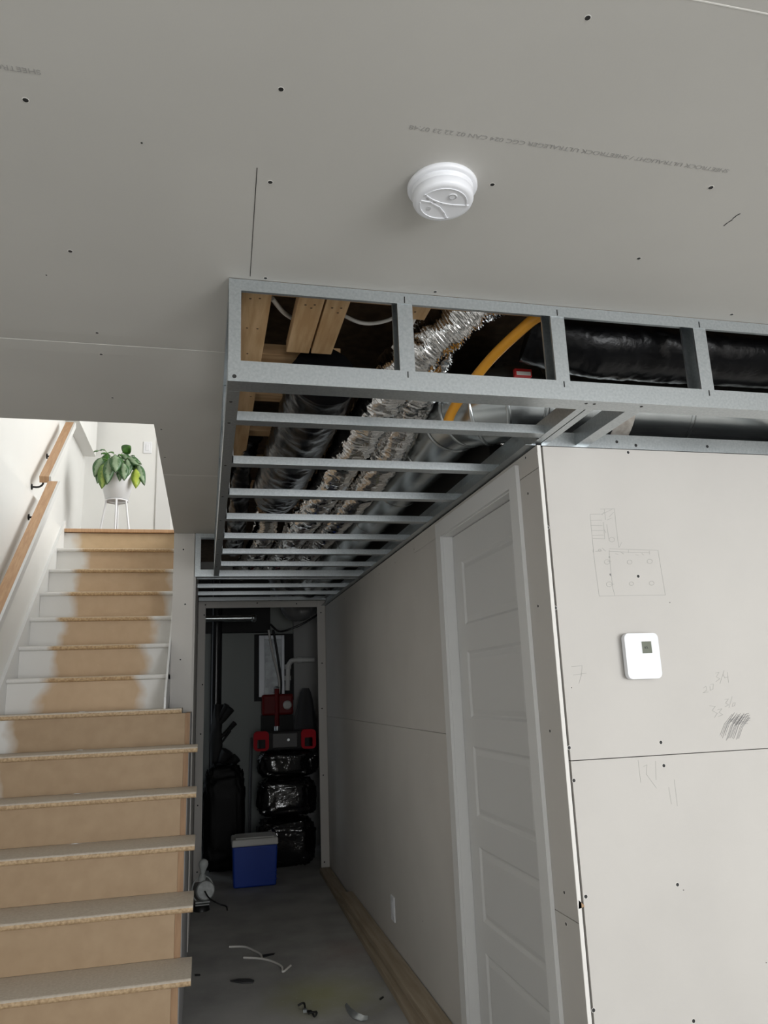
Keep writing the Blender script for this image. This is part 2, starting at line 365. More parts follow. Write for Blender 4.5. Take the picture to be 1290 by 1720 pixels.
# left wall with the ledge at upper floor level
wl = MB().box(-1.22, -1.10, -3.2, 7.4, 0, UP).box(-1.29, -1.17, -3.2, 7.4, UP, 5.0)
struct('wall_left', wl, white, 'white stairwell wall carrying the handrails')
struct('trim_3', MB().box(-1.17, -1.06, 5.75, 7.3, 3.69, 5.0), white, 'white boxed soffit at the head of the stairs')
struct('wall_upper', MB().box(-1.29, 2.1, 7.4, 7.52, 2.6, 5.0), white, 'white wall behind the potted plant')
struct('trim_4', MB().box(-0.50, -0.36, 7.385, 7.40, UP, 4.75), trimwhite, 'white door casing beside the plant')
struct('ceiling_upper', bx(-1.29, 2.1, -3.2, 7.52, 5.0, 5.1), white)
uw = MB().box(2.0, 2.1, -3.2, 3.6, UP, 5.0).box(2.0, 2.1, 6.8, 7.4, UP, 5.0).box(2.0, 2.1, 3.6, 6.8, UP, 3.15).box(2.0, 2.1, 3.6, 6.8, 4.85, 5.0)
struct('wall_upper_right', uw, white)
struct('wall_upper_front', bx(-1.29, 2.1, -3.3, -3.2, UP, 5.0), white)
w2 = MB()
for y in (3.6, 5.2, 6.76): w2.box(2.03, 2.07, y, y + 0.04, 3.15, 4.85)
w2.box(2.03, 2.07, 3.6, 6.8, 3.15, 3.19).box(2.03, 2.07, 3.6, 6.8, 4.81, 4.85)
struct('window_2', w2, white)

# room walls behind and beside the viewer
wb = MB().box(-1.2, -0.25, -3.32, -3.2, 0, 2.69).box(0.55, 1.7, -3.32, -3.2, 0, 2.69).box(-0.25, 0.55, -3.32, -3.2, 0, 0.8).box(-0.25, 0.55, -3.32, -3.2, 2.1, 2.69).box(4.2, 4.5, -3.32, -3.2, 0, 2.69).box(1.7, 4.2, -3.32, -3.2, 0, 0.42).box(1.7, 4.2, -3.32, -3.2, 2.18, 2.69)
struct('wall_back', wb, drywall, 'drywall wall with the window behind the viewer')
w1 = MB()
for x in (1.7, 2.93, 4.16): w1.box(x, x + 0.04, -3.28, -3.24, 0.42, 2.18)
w1.box(1.7, 4.2, -3.28, -3.24, 0.42, 0.46).box(1.7, 4.2, -3.28, -3.24, 2.14, 2.18)
struct('window_1', w1, white)
w3 = MB()
for x in (-0.25, 0.51): w3.box(x, x + 0.04, -3.28, -3.24, 0.8, 2.1)
w3.box(-0.25, 0.55, -3.28, -3.24, 0.8, 0.84).box(-0.25, 0.55, -3.28, -3.24, 2.06, 2.1)
struct('added_window', w3, white)  # frame of the opening added for the extra corridor light
struct('wall_side', bx(4.5, 4.62, -3.32, 7.8, 0, 2.69), drywall)

# corridor wall: framing core with drywall boards and the door opening
DY0, DY1, DZ = 2.325, 3.115, 2.062
core = MB().box(XW + T + 0.002, 1.11, 2.14, DY0 - 0.02, 0, 2.15).box(XW + T + 0.002, 1.11, DY1 + 0.02, YE, 0, 2.15).box(XW + T + 0.002, 1.11, DY0 - 0.02, DY1 + 0.02, DZ + 0.02, 2.15).box(1.062, 1.11, 2.62, YE, 2.15, 2.688)  # last box: dark blocking added to stop stray light above the wall
wr = struct('wall_right', core, gap, 'drywall wall along the corridor with a white panel door')
def bd(parent, *a, material=drywall): return obj('drywall_board', bx(*a), material, parent)
bd(wr, XW, XW + T, YN, DY0 - 0.02, 0.004, 0.764); bd(wr, XW, XW + T, YN, DY0 - 0.02, 0.7665, 2.078)
bd(wr, XW, XW + T, YN, 3.60, 2.0805, 2.153)
bd(wr, XW, XW + T, DY1 + 0.02, YE, 0.004, 1.2185); bd(wr, XW, XW + T, DY1 + 0.02, YE, 1.2205, 2.0795)
bd(wr, XW, XW + T, 3.602, YE, 2.0795, 2.153)
obj('board_edge', MB().box(XW + 0.0006, XW + T - 0.0006, YN - 0.001, YN + 0.001, 0.004, 2.153), gypsum, wr)
for px, py in [(883, 769), (887, 829), (904, 1018), (924, 1228), (948, 1499), (951, 1552)]:
    p = at_x(px, py, XW); screw(p, (-1, 0, 0), wr, 0.75)
for p in [(880, 1440), (754, 1496)]: pass
for y in (3.6, 4.0, 4.4, 5.0, 5.6): screw((XW, y, 2.10), (-1, 0, 0), wr, 0.4, False)
screw((XW, 3.75, 0.35), (-1, 0, 0), wr, 0.4, False)

# thermostat wall
wn = struct('wall_near', MB().box(1.03, 4.5, YN + T + 0.002, 2.24, 0, 2.15), gap, 'pale drywall wall with the thermostat and pencil marks')
bd(wn, 1.0345, 2.95, YN, YN + T, 0.004, 1.1915); bd(wn, 1.0345, 2.95, YN, YN + T, 1.1940, 2.150)
bd(wn, 2.953, 4.5, YN, YN + T, 0.004, 1.1915); bd(wn, 2.953, 4.5, YN, YN + T, 1.1940, 2.150)
for px, py in [(920, 886), (933, 1021), (956, 1256), (1110, 1247), (1115, 1286), (964, 1311), (984, 1506), (1138, 1486), (997, 1697), (1165, 1715), (905, 762), (1055, 760), (1072, 968)]:
    screw(at_y(px, py, YN), (0, -1, 0), wn, 0.8)
for px, py in [(1148, 1495), (1287, 1617), (1125, 1012), (960, 1155)]: screw(at_y(px, py, YN), (0, -1, 0), wn, 0.22, False)
tear = MB(); q = [at_y(x, y, YN - 0.001) for x, y in [(972, 1512), (981, 1520), (982, 1523), (972, 1527)]]
tear.add(q + [v + Vector((0, 0.002, 0)) for v in q], [(0, 1, 2, 3), (0, 4, 5, 1), (1, 5, 6, 2), (2, 6, 7, 3), (3, 7, 4, 0)])
obj('paper_tear', tear, brownpaper, wn)
# pencil marks
def marks(name, lines, wd, material, parent=wn):
    mb = MB()
    for L in lines: mb.ribbon([at_y(x, y, YN) for x, y in L], (0, -1, 0), wd)
    return obj(name, mb, material, parent)
def zz(l, x0=970, y0=840, k=160 / 1290): return [(x0 + a * k, y0 + b * k) for a, b in l]
def circ(cx, cy, r, n=9): return [(cx + r * math.cos(i * 2 * math.pi / n), cy + r * 0.85 * math.sin(i * 2 * math.pi / n)) for i in range(n + 1)]
sk = [[(310, 122), (500, 118), (520, 330), (560, 640)], [(170, 195), (200, 510), (230, 830), (295, 1300), (1190, 1285), (1090, 680), (430, 660)],
      [(175, 192), (310, 190)], [(175, 275), (330, 272)], [(180, 343), (335, 345)], [(195, 412), (345, 412)], [(200, 480), (355, 475)], [(210, 520), (370, 525)],
      [(365, 125), (380, 265)], [(320, 195), (470, 125)], [(400, 270), (460, 245)], [(330, 200), (360, 165)], [(425, 230), (490, 165)], [(350, 300), (370, 520)], [(395, 330), (425, 530)], [(360, 400), (385, 440)], [(565, 640), (600, 570)],
      [(210, 670), (210, 705)], [(430, 695), (975, 715)], [(430, 680), (430, 712)], [(690, 675), (690, 712)], [(975, 690), (975, 735)], [(245, 695), (330, 690)], [(335, 650), (380, 690)],
      [(430, 720), (455, 980), (480, 1200), (505, 1290)], [(405, 830), (455, 830)], [(430, 1140), (495, 1138)], [(515, 725), (550, 735)], [(590, 705), (625, 730)], [(785, 740), (825, 745)], [(870, 720), (895, 745)]]
marks('pencil_sketch', [zz(l) for l in sk] + [zz(circ(a, b, r)) for a, b, r in [(400, 838, 38), (705, 840, 34), (978, 830, 36), (430, 1140, 40), (730, 1132, 30), (1003, 1125, 34), (465, 535, 38), (300, 680, 18)]], 0.0011, pencil_l)
marks('pencil_dot', [zz(l) for l in [[(425, 772), (437, 772)], [(438, 1000), (450, 1025)], [(440, 1015), (448, 1000)]]], 0.0026, pencil)
def z2(l): return zz(l, 930, 820, 360 / 1147)
marks('pencil_number', [z2(l) for l in [[(95, 955), (152, 950), (148, 1000), (135, 1045)], [(105, 1000), (175, 990)]]], 0.0012, pencil_l)
marks('pencil_number', [z2(l) for l in [[(800, 1070), (815, 1060), (820, 1080), (800, 1095), (828, 1090)], [(838, 1050), (855, 1048), (853, 1075), (838, 1082), (836, 1060)],
      [(865, 990), (885, 985), (870, 1010), (890, 1020), (868, 1035)], [(912, 975), (890, 1045)], [(905, 995), (915, 1015), (935, 1010)], [(930, 985), (935, 1040)]]], 0.0011, pencil_l)
marks('pencil_number', [z2(l) for l in [[(835, 1165), (865, 1168), (848, 1190), (875, 1205), (860, 1228)], [(878, 1185), (900, 1180), (885, 1200), (905, 1212), (882, 1222)],
      [(915, 1130), (935, 1128), (920, 1150), (936, 1160), (918, 1170)], [(955, 1115), (938, 1175)], [(960, 1150), (972, 1148), (968, 1165), (955, 1168), (960, 1150)]]], 0.0011, pencil_l)
sc_l = []
rs = random.Random(3)
for i in range(16):
    t = i / 15; x0 = 890 + t * 100; y0 = 1320 + rs.uniform(-6, 30); x1 = 955 + t * 95; y1 = 1205 + rs.uniform(-6, 14) + t * 8
    mxp = ((x0 + x1) / 2 - 8, (y0 + y1) / 2 - 6); sc_l.append(z2([(x0, y0), mxp, (x1, y1)]))
for i in range(7): sc_l.append(z2([(940 + i * 5, 1240 + i * 4), (1045 + rs.uniform(-8, 8), 1205 + i * 9)]))
marks('pencil_scribble', sc_l, 0.0012, pencil)
marks('pencil_letter', [z2(l) for l in [[(452, 1455), (466, 1575)], [(480, 1490), (500, 1480), (495, 1530), (550, 1605)], [(545, 1460), (548, 1560)], [(615, 1600), (630, 1690)], [(645, 1560), (662, 1700)]]], 0.0010, pencil_l)

# end wall of the corridor with the opening to the utility room
OX0, OX1, OZ = -0.008, 0.945, 2.150
ew = struct('wall_end', MB().box(-0.06, OX0 - T, YE + T, YE + 0.10, 0, OZ + 0.05).box(OX1 + T, 1.11, YE + T, YE + 0.10, 0, OZ + 0.05).box(OX0 - T, OX1 + T, YE + T, YE + 0.10, OZ + T, OZ + 0.05), osb,
            'drywall frame around the dark utility room opening')
bd(ew, -0.068, OX0, YE, YE + T, 0.004, OZ + 0.055); bd(ew, OX1, XW - 0.001, YE, YE + T, 0.02, OZ + 0.055); bd(ew, OX0 + 0.001, OX1 - 0.001, YE, YE + T, OZ, OZ + 0.055)
for px, py in [(343, 1033), (340, 1150), (337, 1233), (332, 1353), (331, 1465), (539, 1029), (541, 1114), (541, 1190), (543, 1302), (545, 1448), (345, 1016), (432, 1013), (498, 1014)]:
    screw(at_y(px, py, YE), (0, -1, 0), ew, 0.9, False)

# wall between stair and corridor
ws = struct('wall_stair', MB().box(XS + 0.016, -0.084, YK + T, YE, 0, 2.60), gap, 'drywall wall end between the staircase and the corridor')
bd(ws, XS, -0.083, YK, YK + T, 1.20, ZC - 0.001); bd(ws, -0.0835, -0.071, YK + T + 0.002, YE - 0.002, 0.004, 2.437); bd(ws, XS, XS + 0.015, YK + T, YE, 1.2, 2.69)
for px, py in [(308, 923), (311, 1015), (303, 1108)]: screw(at_y(px, py, YK), (0, -1, 0), ws, 0.85)

# utility room
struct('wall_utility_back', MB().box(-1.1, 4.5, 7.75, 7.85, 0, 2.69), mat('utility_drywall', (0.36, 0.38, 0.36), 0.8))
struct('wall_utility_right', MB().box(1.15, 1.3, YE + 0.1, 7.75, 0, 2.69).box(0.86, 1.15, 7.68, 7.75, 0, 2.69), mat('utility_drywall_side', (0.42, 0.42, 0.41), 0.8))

# ------------------------------------------------------------------ staircase
RISE = 0.194; RUN = 0.2363
def ny(k): return 6.065 - (14 - k) * RUN
st = thing('staircase', (-0.6, ny(1), 0), 'raw particle board staircase with paint-splashed risers up to the landing', 'staircase')
XL = -1.08
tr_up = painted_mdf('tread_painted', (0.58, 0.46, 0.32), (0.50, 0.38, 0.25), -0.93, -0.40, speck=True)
tr_lo = painted_mdf('tread_raw_lit', (0.64, 0.57, 0.48), (0.55, 0.48, 0.39), -2, 2, speck=True)  # tops greyer than the noses: light from above put into the colour
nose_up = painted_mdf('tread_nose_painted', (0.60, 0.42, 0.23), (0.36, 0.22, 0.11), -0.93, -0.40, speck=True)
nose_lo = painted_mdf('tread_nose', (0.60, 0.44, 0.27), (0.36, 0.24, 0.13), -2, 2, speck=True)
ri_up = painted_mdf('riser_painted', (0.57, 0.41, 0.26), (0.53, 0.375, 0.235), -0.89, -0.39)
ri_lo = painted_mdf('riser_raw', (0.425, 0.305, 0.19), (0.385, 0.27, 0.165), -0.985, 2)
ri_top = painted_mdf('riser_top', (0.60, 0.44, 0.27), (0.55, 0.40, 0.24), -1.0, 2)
for k in range(1, 14):
    x1 = -0.211 if k >= 8 else (-0.125 if k == 7 else -0.034)
    y0 = ny(k); th = 0.027; zt = k * RISE; y1 = ny(k + 1) + 0.026
    prof = []   # (y, z) with a bullnose
    for a in range(7):
        an = math.pi / 2 + math.pi * a / 6; prof.append((0.0135 + math.cos(an) * 0.0135, -0.0135 + math.sin(an) * 0.0135))
    prof += [(y1 - y0, -th), (y1 - y0, 0)]
    mb = MB().prism([(a, b) for a, b in prof], (XL, y0, zt), (x1, y0, zt), (0, 0, 1))
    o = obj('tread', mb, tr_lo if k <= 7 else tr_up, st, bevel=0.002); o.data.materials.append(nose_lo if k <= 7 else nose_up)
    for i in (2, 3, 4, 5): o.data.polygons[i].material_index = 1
    for i in range(6): o.data.polygons[i].use_smooth = True
for k in range(1, 15):
    x1 = -0.211 if k >= 8 else -0.106
    y0 = ny(k) + 0.026
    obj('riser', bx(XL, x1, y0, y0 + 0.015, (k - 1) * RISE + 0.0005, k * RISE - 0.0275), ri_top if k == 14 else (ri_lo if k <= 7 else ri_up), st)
obj('landing_nosing', bx(XL, XS + 0.002, ny(14), ny(14) + 0.09, UP - 0.024, UP + 0.003), oak, st, bevel=0.004)
pl = [(ny(1) + 0.030, 0)]
for k in range(1, 8): pl += [(ny(k) + 0.030, (k - 1) * RISE + 0.0), (ny(k) + 0.030, k * RISE - 0.028)]
pl = [pl[0]] + pl[2:]
pl += [(YK, 7 * RISE - 0.028), (YK, 0)]
obj('stringer', MB().prism([(y, z) for y, z in pl], (-0.1055, 0, 0), (-0.0800, 0, 0), (0, 0, 1)), stringer_m, st)
pl2 = [(y + 0.004, z) for y, z in pl[:-2]] + [(YK, 7 * RISE - 0.028), (YK, 0)]
obj('side_board', MB().prism(pl2, (-0.0797, 0, 0), (-0.0765, 0, 0), (0, 0, 1)), mat('side_board_grey', (0.26, 0.255, 0.25), 0.8), st)
# white skirt boards along the left wall and beside the upper right treads
sl = RISE / RUN
def skirt(x0, x1, ya, yb, up, dn, name='skirt_board'):
    za = 14 * RISE - (ny(14) - ya) * sl; zb = 14 * RISE - (ny(14) - yb) * sl
    obj(name, MB().prism([(ya, za + up), (ya, za - dn), (yb, zb - dn), (yb, zb + up)], (x0, 0, 0), (x1, 0, 0), (0, 0, 1)), trimwhite, st, bevel=0.002)
skirt(-1.0995, -1.0805, ny(1) - 0.1, ny(14) + 0.05, 0.035, 0.30)
skirt(XS - 0.012, XS - 0.001, YK - 0.42, ny(14), 0.03, 0.30)

# handrails
def rail(name, x0, x1, ya, za, yb, label):
    sl2 = 0.86; zb = za + (yb - ya) * sl2
    r = thing(name, (x0, ya, za), label, 'handrail', 'stair handrails')
    def bar(n, xa, xb, t, bot, material):
        return obj(n, MB().prism([(ya, za), (ya + 0.02, za - bot), (yb + 0.02, zb - bot), (yb, zb)], (xa, 0, 0), (xb, 0, 0), (0, 0, 1)), material, r, bevel=0.003)
    bar('rail_bar', x0, x1, 0, 0.040, oak); bar('white_edge', x1 + 0.0002, x1 + 0.014, 0, 0.042, trimwhite)  # thin white strip along the right side of the bar
    n = 2 if yb - ya < 1 else 3
    for i in range(n):
        y = ya + 0.12 + (yb - ya - 0.35) * i / max(1, n - 1) if n > 2 else (ya + 0.05 if i == 0 else ya + 0.45)
        z = za + (y - ya) * sl2 - 0.05; wx = -1.10 if za < UP - 0.2 + 0.2 and name == 'handrail' and z < UP else -1.17
        mb = MB().tube(spline([(x0 + 0.02, y, z + 0.012), (x0 + 0.015, y, z - 0.035), (x0 - 0.01, y, z - 0.055), (wx + 0.001, y, z - 0.055)], 10), 0.007, 8)
        mb.lathe([(0.02, 0), (0.02, 0.006), (0.01, 0.008)], (wx, y, z - 0.055), (1, 0, 0), 14)
        obj('bracket', mb, blk, r)
    return r
zr = H + 1.445
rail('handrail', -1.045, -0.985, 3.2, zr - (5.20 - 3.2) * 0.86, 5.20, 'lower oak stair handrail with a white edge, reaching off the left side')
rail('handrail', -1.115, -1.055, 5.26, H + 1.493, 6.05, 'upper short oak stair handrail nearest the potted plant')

# ------------------------------------------------------------------ door in the corridor wall
XD = XW + 0.050
dr = struct('door_1', MB().box(XD, XD + 0.026, DY0 + 0.003, DY1 - 0.003, 0.008, DZ - 0.003), doorwhite, 'white five-panel door in the corridor wall')
ph = 0.268; pitch = 0.3775; top0 = 1.935
py0, py1 = DY0 + 0.105, DY1 - 0.105
zs = [(top0 - i * pitch - ph, top0 - i * pitch) for i in range(5)]
fx0, fx1 = XD - 0.009, XD
obj('stile', bx(fx0, fx1, DY0 + 0.003, py0, 0.008, DZ - 0.003), doorwhite, dr); obj('stile', bx(fx0, fx1, py1, DY1 - 0.003, 0.008, DZ - 0.003), doorwhite, dr)
edges = [DZ - 0.003] + [v for zz0, zz1 in zs for v in (zz1, zz0)] + [0.008]
for i in range(0, len(edges), 2): obj('rail', bx(fx0, fx1, py0, py1, edges[i + 1], edges[i]), doorwhite, dr)
for z0, z1 in zs:
    mb = MB(); A = [(py0, z0), (py1, z0), (py1, z1), (py0, z1)]
    rings = [(0.0, fx0), (0.010, fx1 - 0.002), (0.016, fx1 - 0.002), (0.034, fx0 + 0.002), (0.036, fx0 + 0.002)]
    vs_ = []
    for ins, x in rings: vs_ += [(x, py0 + ins, z0 + ins), (x, py1 - ins, z0 + ins), (x, py1 - ins, z1 - ins), (x, py0 + ins, z1 - ins)]
    fs = [(r * 4 + i, r * 4 + 4 + i, r * 4 + 4 + (i + 1) % 4, r * 4 + (i + 1) % 4) for r in range(4) for i in range(4)] + [(16, 19, 18, 17)]
    mb.add(vs_, fs); obj('door_panel', mb, doorwhite, dr)
for z in (0.25, 0.895, 1.80):
    mb = MB().tube([(XW + 0.036, DY0 + 0.004, z - 0.05), (XW + 0.036, DY0 + 0.004, z + 0.05)], 0.007, 8); mb.box(XW + 0.036, XD - 0.009, DY0 + 0.001, DY0 + 0.004, z - 0.045, z + 0.045)
    obj('hinge', mb, blk, dr)
jb = MB().box(XW - 0.002, 1.11, DY0 - 0.018, DY0, 0, DZ).box(XW - 0.002, 1.11, DY1, DY1 + 0.018, 0, DZ).box(XW - 0.002, 1.11, DY0 - 0.018, DY1 + 0.018, DZ, DZ + 0.018)
struct('trim_5', jb, trimwhite, 'white jamb around the panel door')
struct('trim_6', MB().box(XD + 0.027, XD + 0.04, DY0, DY1, 0, DZ), gap)
cw = 0.066
def casing(name, pts, lab):
    mb = MB().prism(pts, (XW - 0.014, 0, 0), (XW - 0.0005, 0, 0), (0, 0, 1)); return struct(name, mb, trimwhite, lab, bevel=0.003)
casing('trim_7', [(DY1 + 0.004, 0.005), (DY1 + 0.004 + cw, 0.005), (DY1 + 0.004 + cw, DZ + 0.004 + cw), (DY1 + 0.004, DZ + 0.004)], 'white casing on the far side of the panel door')
casing('trim_8', [(DY0 - 0.004 - cw, 0.005), (DY0 - 0.004, 0.005), (DY0 - 0.004, DZ + 0.004), (DY0 - 0.004 - cw, DZ + 0.004 + cw)], 'white casing on the near side of the panel door')
casing('trim_9', [(DY0 - 0.004, DZ + 0.0045), (DY1 + 0.004, DZ + 0.0045), (DY1 + 0.004 + cw, DZ + 0.0045 + cw), (DY0 - 0.004 - cw, DZ + 0.0045 + cw)], 'white casing over the panel door')

# wall plate low on the corridor wall
wp = thing('wall_plate', (XW, 4.34, 0.26), 'white cover plate low on the corridor wall', 'wall plate')
pw_ = obj('plate', bx(XW - 0.008, XW - 0.0005, 4.302, 4.378, 0.20, 0.325), plastic, wp, bevel=0.003)
obj('insert', bx(XW - 0.010, XW - 0.0079, 4.322, 4.358, 0.225, 0.30), plastic, pw_, bevel=0.001)

# ------------------------------------------------------------------ steel bulkhead frame
sf = thing('bulkhead_frame', (XB, YB, ZB), 'galvanised steel stud frame of the open bulkhead hanging below the ceiling', 'steel frame')
XR = 4.48
W = 0.0635
ct = cprof(W, 0.032)
def flip(p): return [(a, -b) for a, b in p][::-1]
obj('top_track', MB().prism([(0, 0), (0, -0.032), (0.0015, -0.032), (0.0015, -0.0015), (W, -0.0015), (W, 0)], (XB, YB, ZC - 0.001), (XR, YB, ZC - 0.001), (0, 0, 1)), galv, sf)
obj('bottom_track', MB().prism(cprof(W, 0.055), (XB, YB, ZB), (XR, YB, ZB), (0, 0, 1)), galv, sf)
def stud_v(x, y, z0, z1, d=-1, Fl=0.041, Wd=0.060):
    # C stud standing up; web at x, flanges towards d, depth along +Y
    pr = [(d * b, a) for a, b in cprof(Wd, Fl, 0.0015, 0.007)]
    if d > 0: pr = pr[::-1]
    return MB().prism(pr, (x, y, z0), (x, y, z1), (0, 1, 0))
for xw in (0.518, 0.957, 1.408, 1.85, 2.29, 2.73, 3.17, 3.61): obj('stud', stud_v(xw, YB + 0.002, ZB + 0.003, ZC - 0.003), galv, sf)
obj('corner_stud', stud_v(XB + 0.001, YB - 0.0012, ZB + 0.002, ZC - 0.002, 1, 0.030), galv, sf)
# slits bent at each stud crossing of the tracks
for xw in (0.497, 0.937, 1.388):
    obj('track_slit', bx(xw - 0.0012, xw + 0.0012, YB - 0.0014, YB, ZB + 0.036, ZB + 0.053), hole, sf)
    obj('track_slit', bx(xw - 0.0012, xw + 0.0012, YB - 0.0014, YB, ZC - 0.030, ZC - 0.012), hole, sf)
# left side
obj('side_track', MB().prism([(-a, b) for a, b in cprof(0.032, 0.05)][::-1], (XB, YB + W + 0.002, ZB), (XB, YK - 0.005, ZB), (0, 0, 1)), galv, sf)
obj('side_track', MB().prism([(-a, -b) for a, b in cprof(0.032, 0.032)], (XB, YB + W + 0.002, ZC - 0.001), (XB, YK - 0.005, ZC - 0.001), (0, 0, 1)), galv, sf)
JY = [2.02, 2.43, 2.84, 3.25, 3.665, 4.075, 4.475]
for y in JY[1:]: obj('side_stud', stud_v(XB + 0.0025, y, ZB + 0.003, ZC - 0.003, 1, 0.035, 0.04), galv, sf)
# tracks on the wall heads
obj('wall_track', MB().prism([(b, a) for a, b in cprof(0.06, 0.036)][::-1], (XW + 0.005, YB + 0.38, ZB), (XW + 0.005, YE, ZB), (0, 0, 1)), galv, sf)
obj('wall_track', MB().prism([(b, a) for a, b in cprof(0.048, 0.03)][::-1], (XW + 0.02, YN + 0.008, ZB - 0.004), (XR, YN + 0.008, ZB - 0.004), (0, 0, 1)), galv, sf)
jp = cprof(0.041, 0.027, 0.0014, 0.006)
for y in JY: obj('cross_joist', MB().prism(jp, (XB + 0.006, y, ZB + 0.0025), (XW + 0.002, y, ZB + 0.0025), (0, 0, 1)), galv, sf)
for y in (4.995, 5.40, 5.80): obj('cross_joist', MB().prism(jp, (-0.066, y, ZB + 0.0025), (XW + 0.002, y, ZB + 0.0025), (0, 0, 1)), galv, sf)
# trimmer where the bulkhead widens behind the stair wall
obj('trimmer_track', MB().prism(cprof(0.05, 0.04), (0.072, YK, ZB), (XW, YK, ZB), (0, 0, 1)), galv, sf)
obj('end_track', MB().prism(cprof(0.05, 0.03), (-0.066, YE - 0.06, OZ + 0.056), (XW, YE - 0.06, OZ + 0.056), (0, 0, 1)), galv, sf)
# small box frame beside the stair wall
bz0, bz1 = ZB, ZC - 0.001
obj('box_track', MB().prism(flip(cprof(0.05, 0.028)), (-0.078, YK - 0.001, bz1), (0.070, YK - 0.001, bz1), (0, 0, 1)), galv, sf)
obj('box_track', MB().prism(cprof(0.05, 0.045), (-0.078, YK - 0.0012, bz0 - 0.001), (0.070, YK - 0.0012, bz0 - 0.001), (0, 0, 1)), galv, sf)
obj('box_stud', stud_v(-0.077, YK - 0.003, bz0, bz1, 1, 0.034, 0.04), galv, sf); obj('box_stud', stud_v(0.069, YK - 0.003, bz0, bz1, -1, 0.028, 0.04), galv, sf)
# joists along the short bay over the thermostat wall
for x in (1.028, 1.056, 1.20, 2.07, 2.51, 2.95, 3.4):
    wd = 0.024 if x < 1.1 else 0.045
    obj('bay_joist', MB().prism([(a, b) for a, b in cprof(wd, 0.05, 0.0014)], (x, YB + 0.004, ZB + 0.0018), (x, YN + 0.03, ZB + 0.0018), (0, 0, 1)), galv, sf)
for x, y in [(1.008, YB + 0.02), (1.033, YB + 0.02), (1.178, YB + 0.02), (0.998, 2.06)]: screw((x, y, ZB - 0.0002), (0, 0, -1), sf, 0.7, False)
for y in JY + [1.86]: screw((XB + 0.012, y + 0.02, ZB), (0, 0, -1), sf, 0.7, False)
for px, py in [(1036, 742), (1068, 748), (1188, 750)]:
    p = at_y(px, py, YN + 0.008); screw((p.x, YN + 0.0078, p.z), (0, -1, 0), sf, 0.8, False)
screw((XB + 0.016, YB - 0.0015, ZB + 0.012), (0, -1, 0), sf, 0.8, False)

# ------------------------------------------------------------------ wood framing above
wf = thing('floor_framing', (0.1, 1.85, 2.45), 'pale pine floor framing boards seen inside the open bulkhead', 'wood framing')
zb = ZC + 0.012
def brd(*a, material=pine): return obj('board', bx(*a), material, wf, bevel=0.002)
brd(0.076, 0.156, 1.81, 3.32, zb, zb + 0.038); brd(0.228, 0.299, 1.815, 2.172, zb, zb + 0.038); brd(0.305, 0.370, 1.815, 2.172, zb + 0.001, zb + 0.039)
brd(0.530, 0.600, 1.815, 1.905, zb, zb + 0.038); brd(0.052, 0.072, 3.4, 4.8, zb, zb + 0.038)
brd(0.045, 3.9, 1.812, 1.908, zb + 0.04, zb + 0.078, material=pinex)
for y in (2.62, 3.02, 3.46, 3.9): brd(0.05, 0.42, y, y + 0.07, zb + 0.04, zb + 0.078, material=pinex)
brd(0.05, 0.42, 2.28, 2.36, zb + 0.04, zb + 0.078, material=pinex)
knot = MB().lathe([(0.006, 0), (0.005, 0.0006)], (0, 0, 0), (0, 0, 1), 9, False).mesh('nail_head'); knot.materials.append(osb)
for x, y in [(0.10, 1.86), (0.125, 1.855), (0.25, 1.87), (0.275, 1.866), (0.268, 1.885), (0.325, 1.875), (0.35, 1.872), (0.345, 1.9), (0.10, 2.03), (0.13, 2.03), (0.11, 2.2), (0.14, 2.55), (0.56, 1.86)]:
    o = bpy.data.objects.new('nail_head', knot); col.objects.link(o); o.location = (x, y, zb - 0.0004); o.rotation_euler = (math.pi, 0, 0); o.scale = (0.6, 0.6, 1); o.parent = wf
    o.matrix_parent_inverse = Matrix.Translation(-Vector(wf.location))

# ------------------------------------------------------------------ ducts
def duct(name, path, r, label, material, n=160, seg=20, rib=0.0, ribn=40, crump=0.0, cs=12.0, group=None, wave=0.0):
    P = spline(path, n)
    def rf(t, a, k):
        ph_ = 2 * math.pi * (t * ribn) + a * 0
        rr = r + rib * (math.sin(ph_ + a * 0.5) ** 2 - 0.5)
        p = P[k] + Vector((math.cos(a) * r, 0, math.sin(a) * r))
        if crump: rr += crump * noise.noise(p * cs) + crump * 0.6 * noise.noise(p * cs * 2.7)
        return rr
    o = obj(name, MB().sweep(P, rf, seg, True, True), material); tag(o, label, 'duct', group); return o
duct('foil_duct', [(0.86, 1.88, 2.60), (0.74, 1.98, 2.52), (0.62, 2.16, 2.44), (0.565, 2.45, 2.375), (0.530, 2.85, 2.33), (0.505, 3.7, 2.315), (0.475, 4.6, 2.315), (0.45, 5.5, 2.325)], 0.076,
     'crinkled silver foil duct rising behind the front frame, left of the pair', foil, n=420, rib=0.010, ribn=75, crump=0.012, cs=22, seg=28)
duct('foil_duct', [(0.76, 2.16, 2.58), (0.715, 2.42, 2.43), (0.695, 2.85, 2.335), (0.68, 3.4, 2.31), (0.66, 4.2, 2.31), (0.63, 5.0, 2.31), (0.61, 5.6, 2.32)], 0.069,
     'crinkled silver foil duct beside the sheet metal duct, right of the pair', foil, n=400, rib=0.011, ribn=80, crump=0.007, cs=26, seg=28)
duct('foil_duct', [(0.325, 4.05, 2.42), (0.32, 4.35, 2.34), (0.30, 4.9, 2.32), (0.25, 5.7, 2.33)], 0.066,
     'short dim foil duct deep in the bulkhead near the stair wall', foil, n=200, rib=0.010, ribn=40, crump=0.006, cs=26)
duct('black_wrapped_duct', [(0.355, 2.22, 2.40), (0.345, 2.4, 2.375), (0.325, 2.8, 2.345), (0.31, 3.25, 2.33), (0.305, 3.42, 2.33)], 0.108,
     'dark plastic wrapped duct with a blunt end behind the left cross joists', blackwrap, n=150, crump=0.006, cs=24, seg=36)
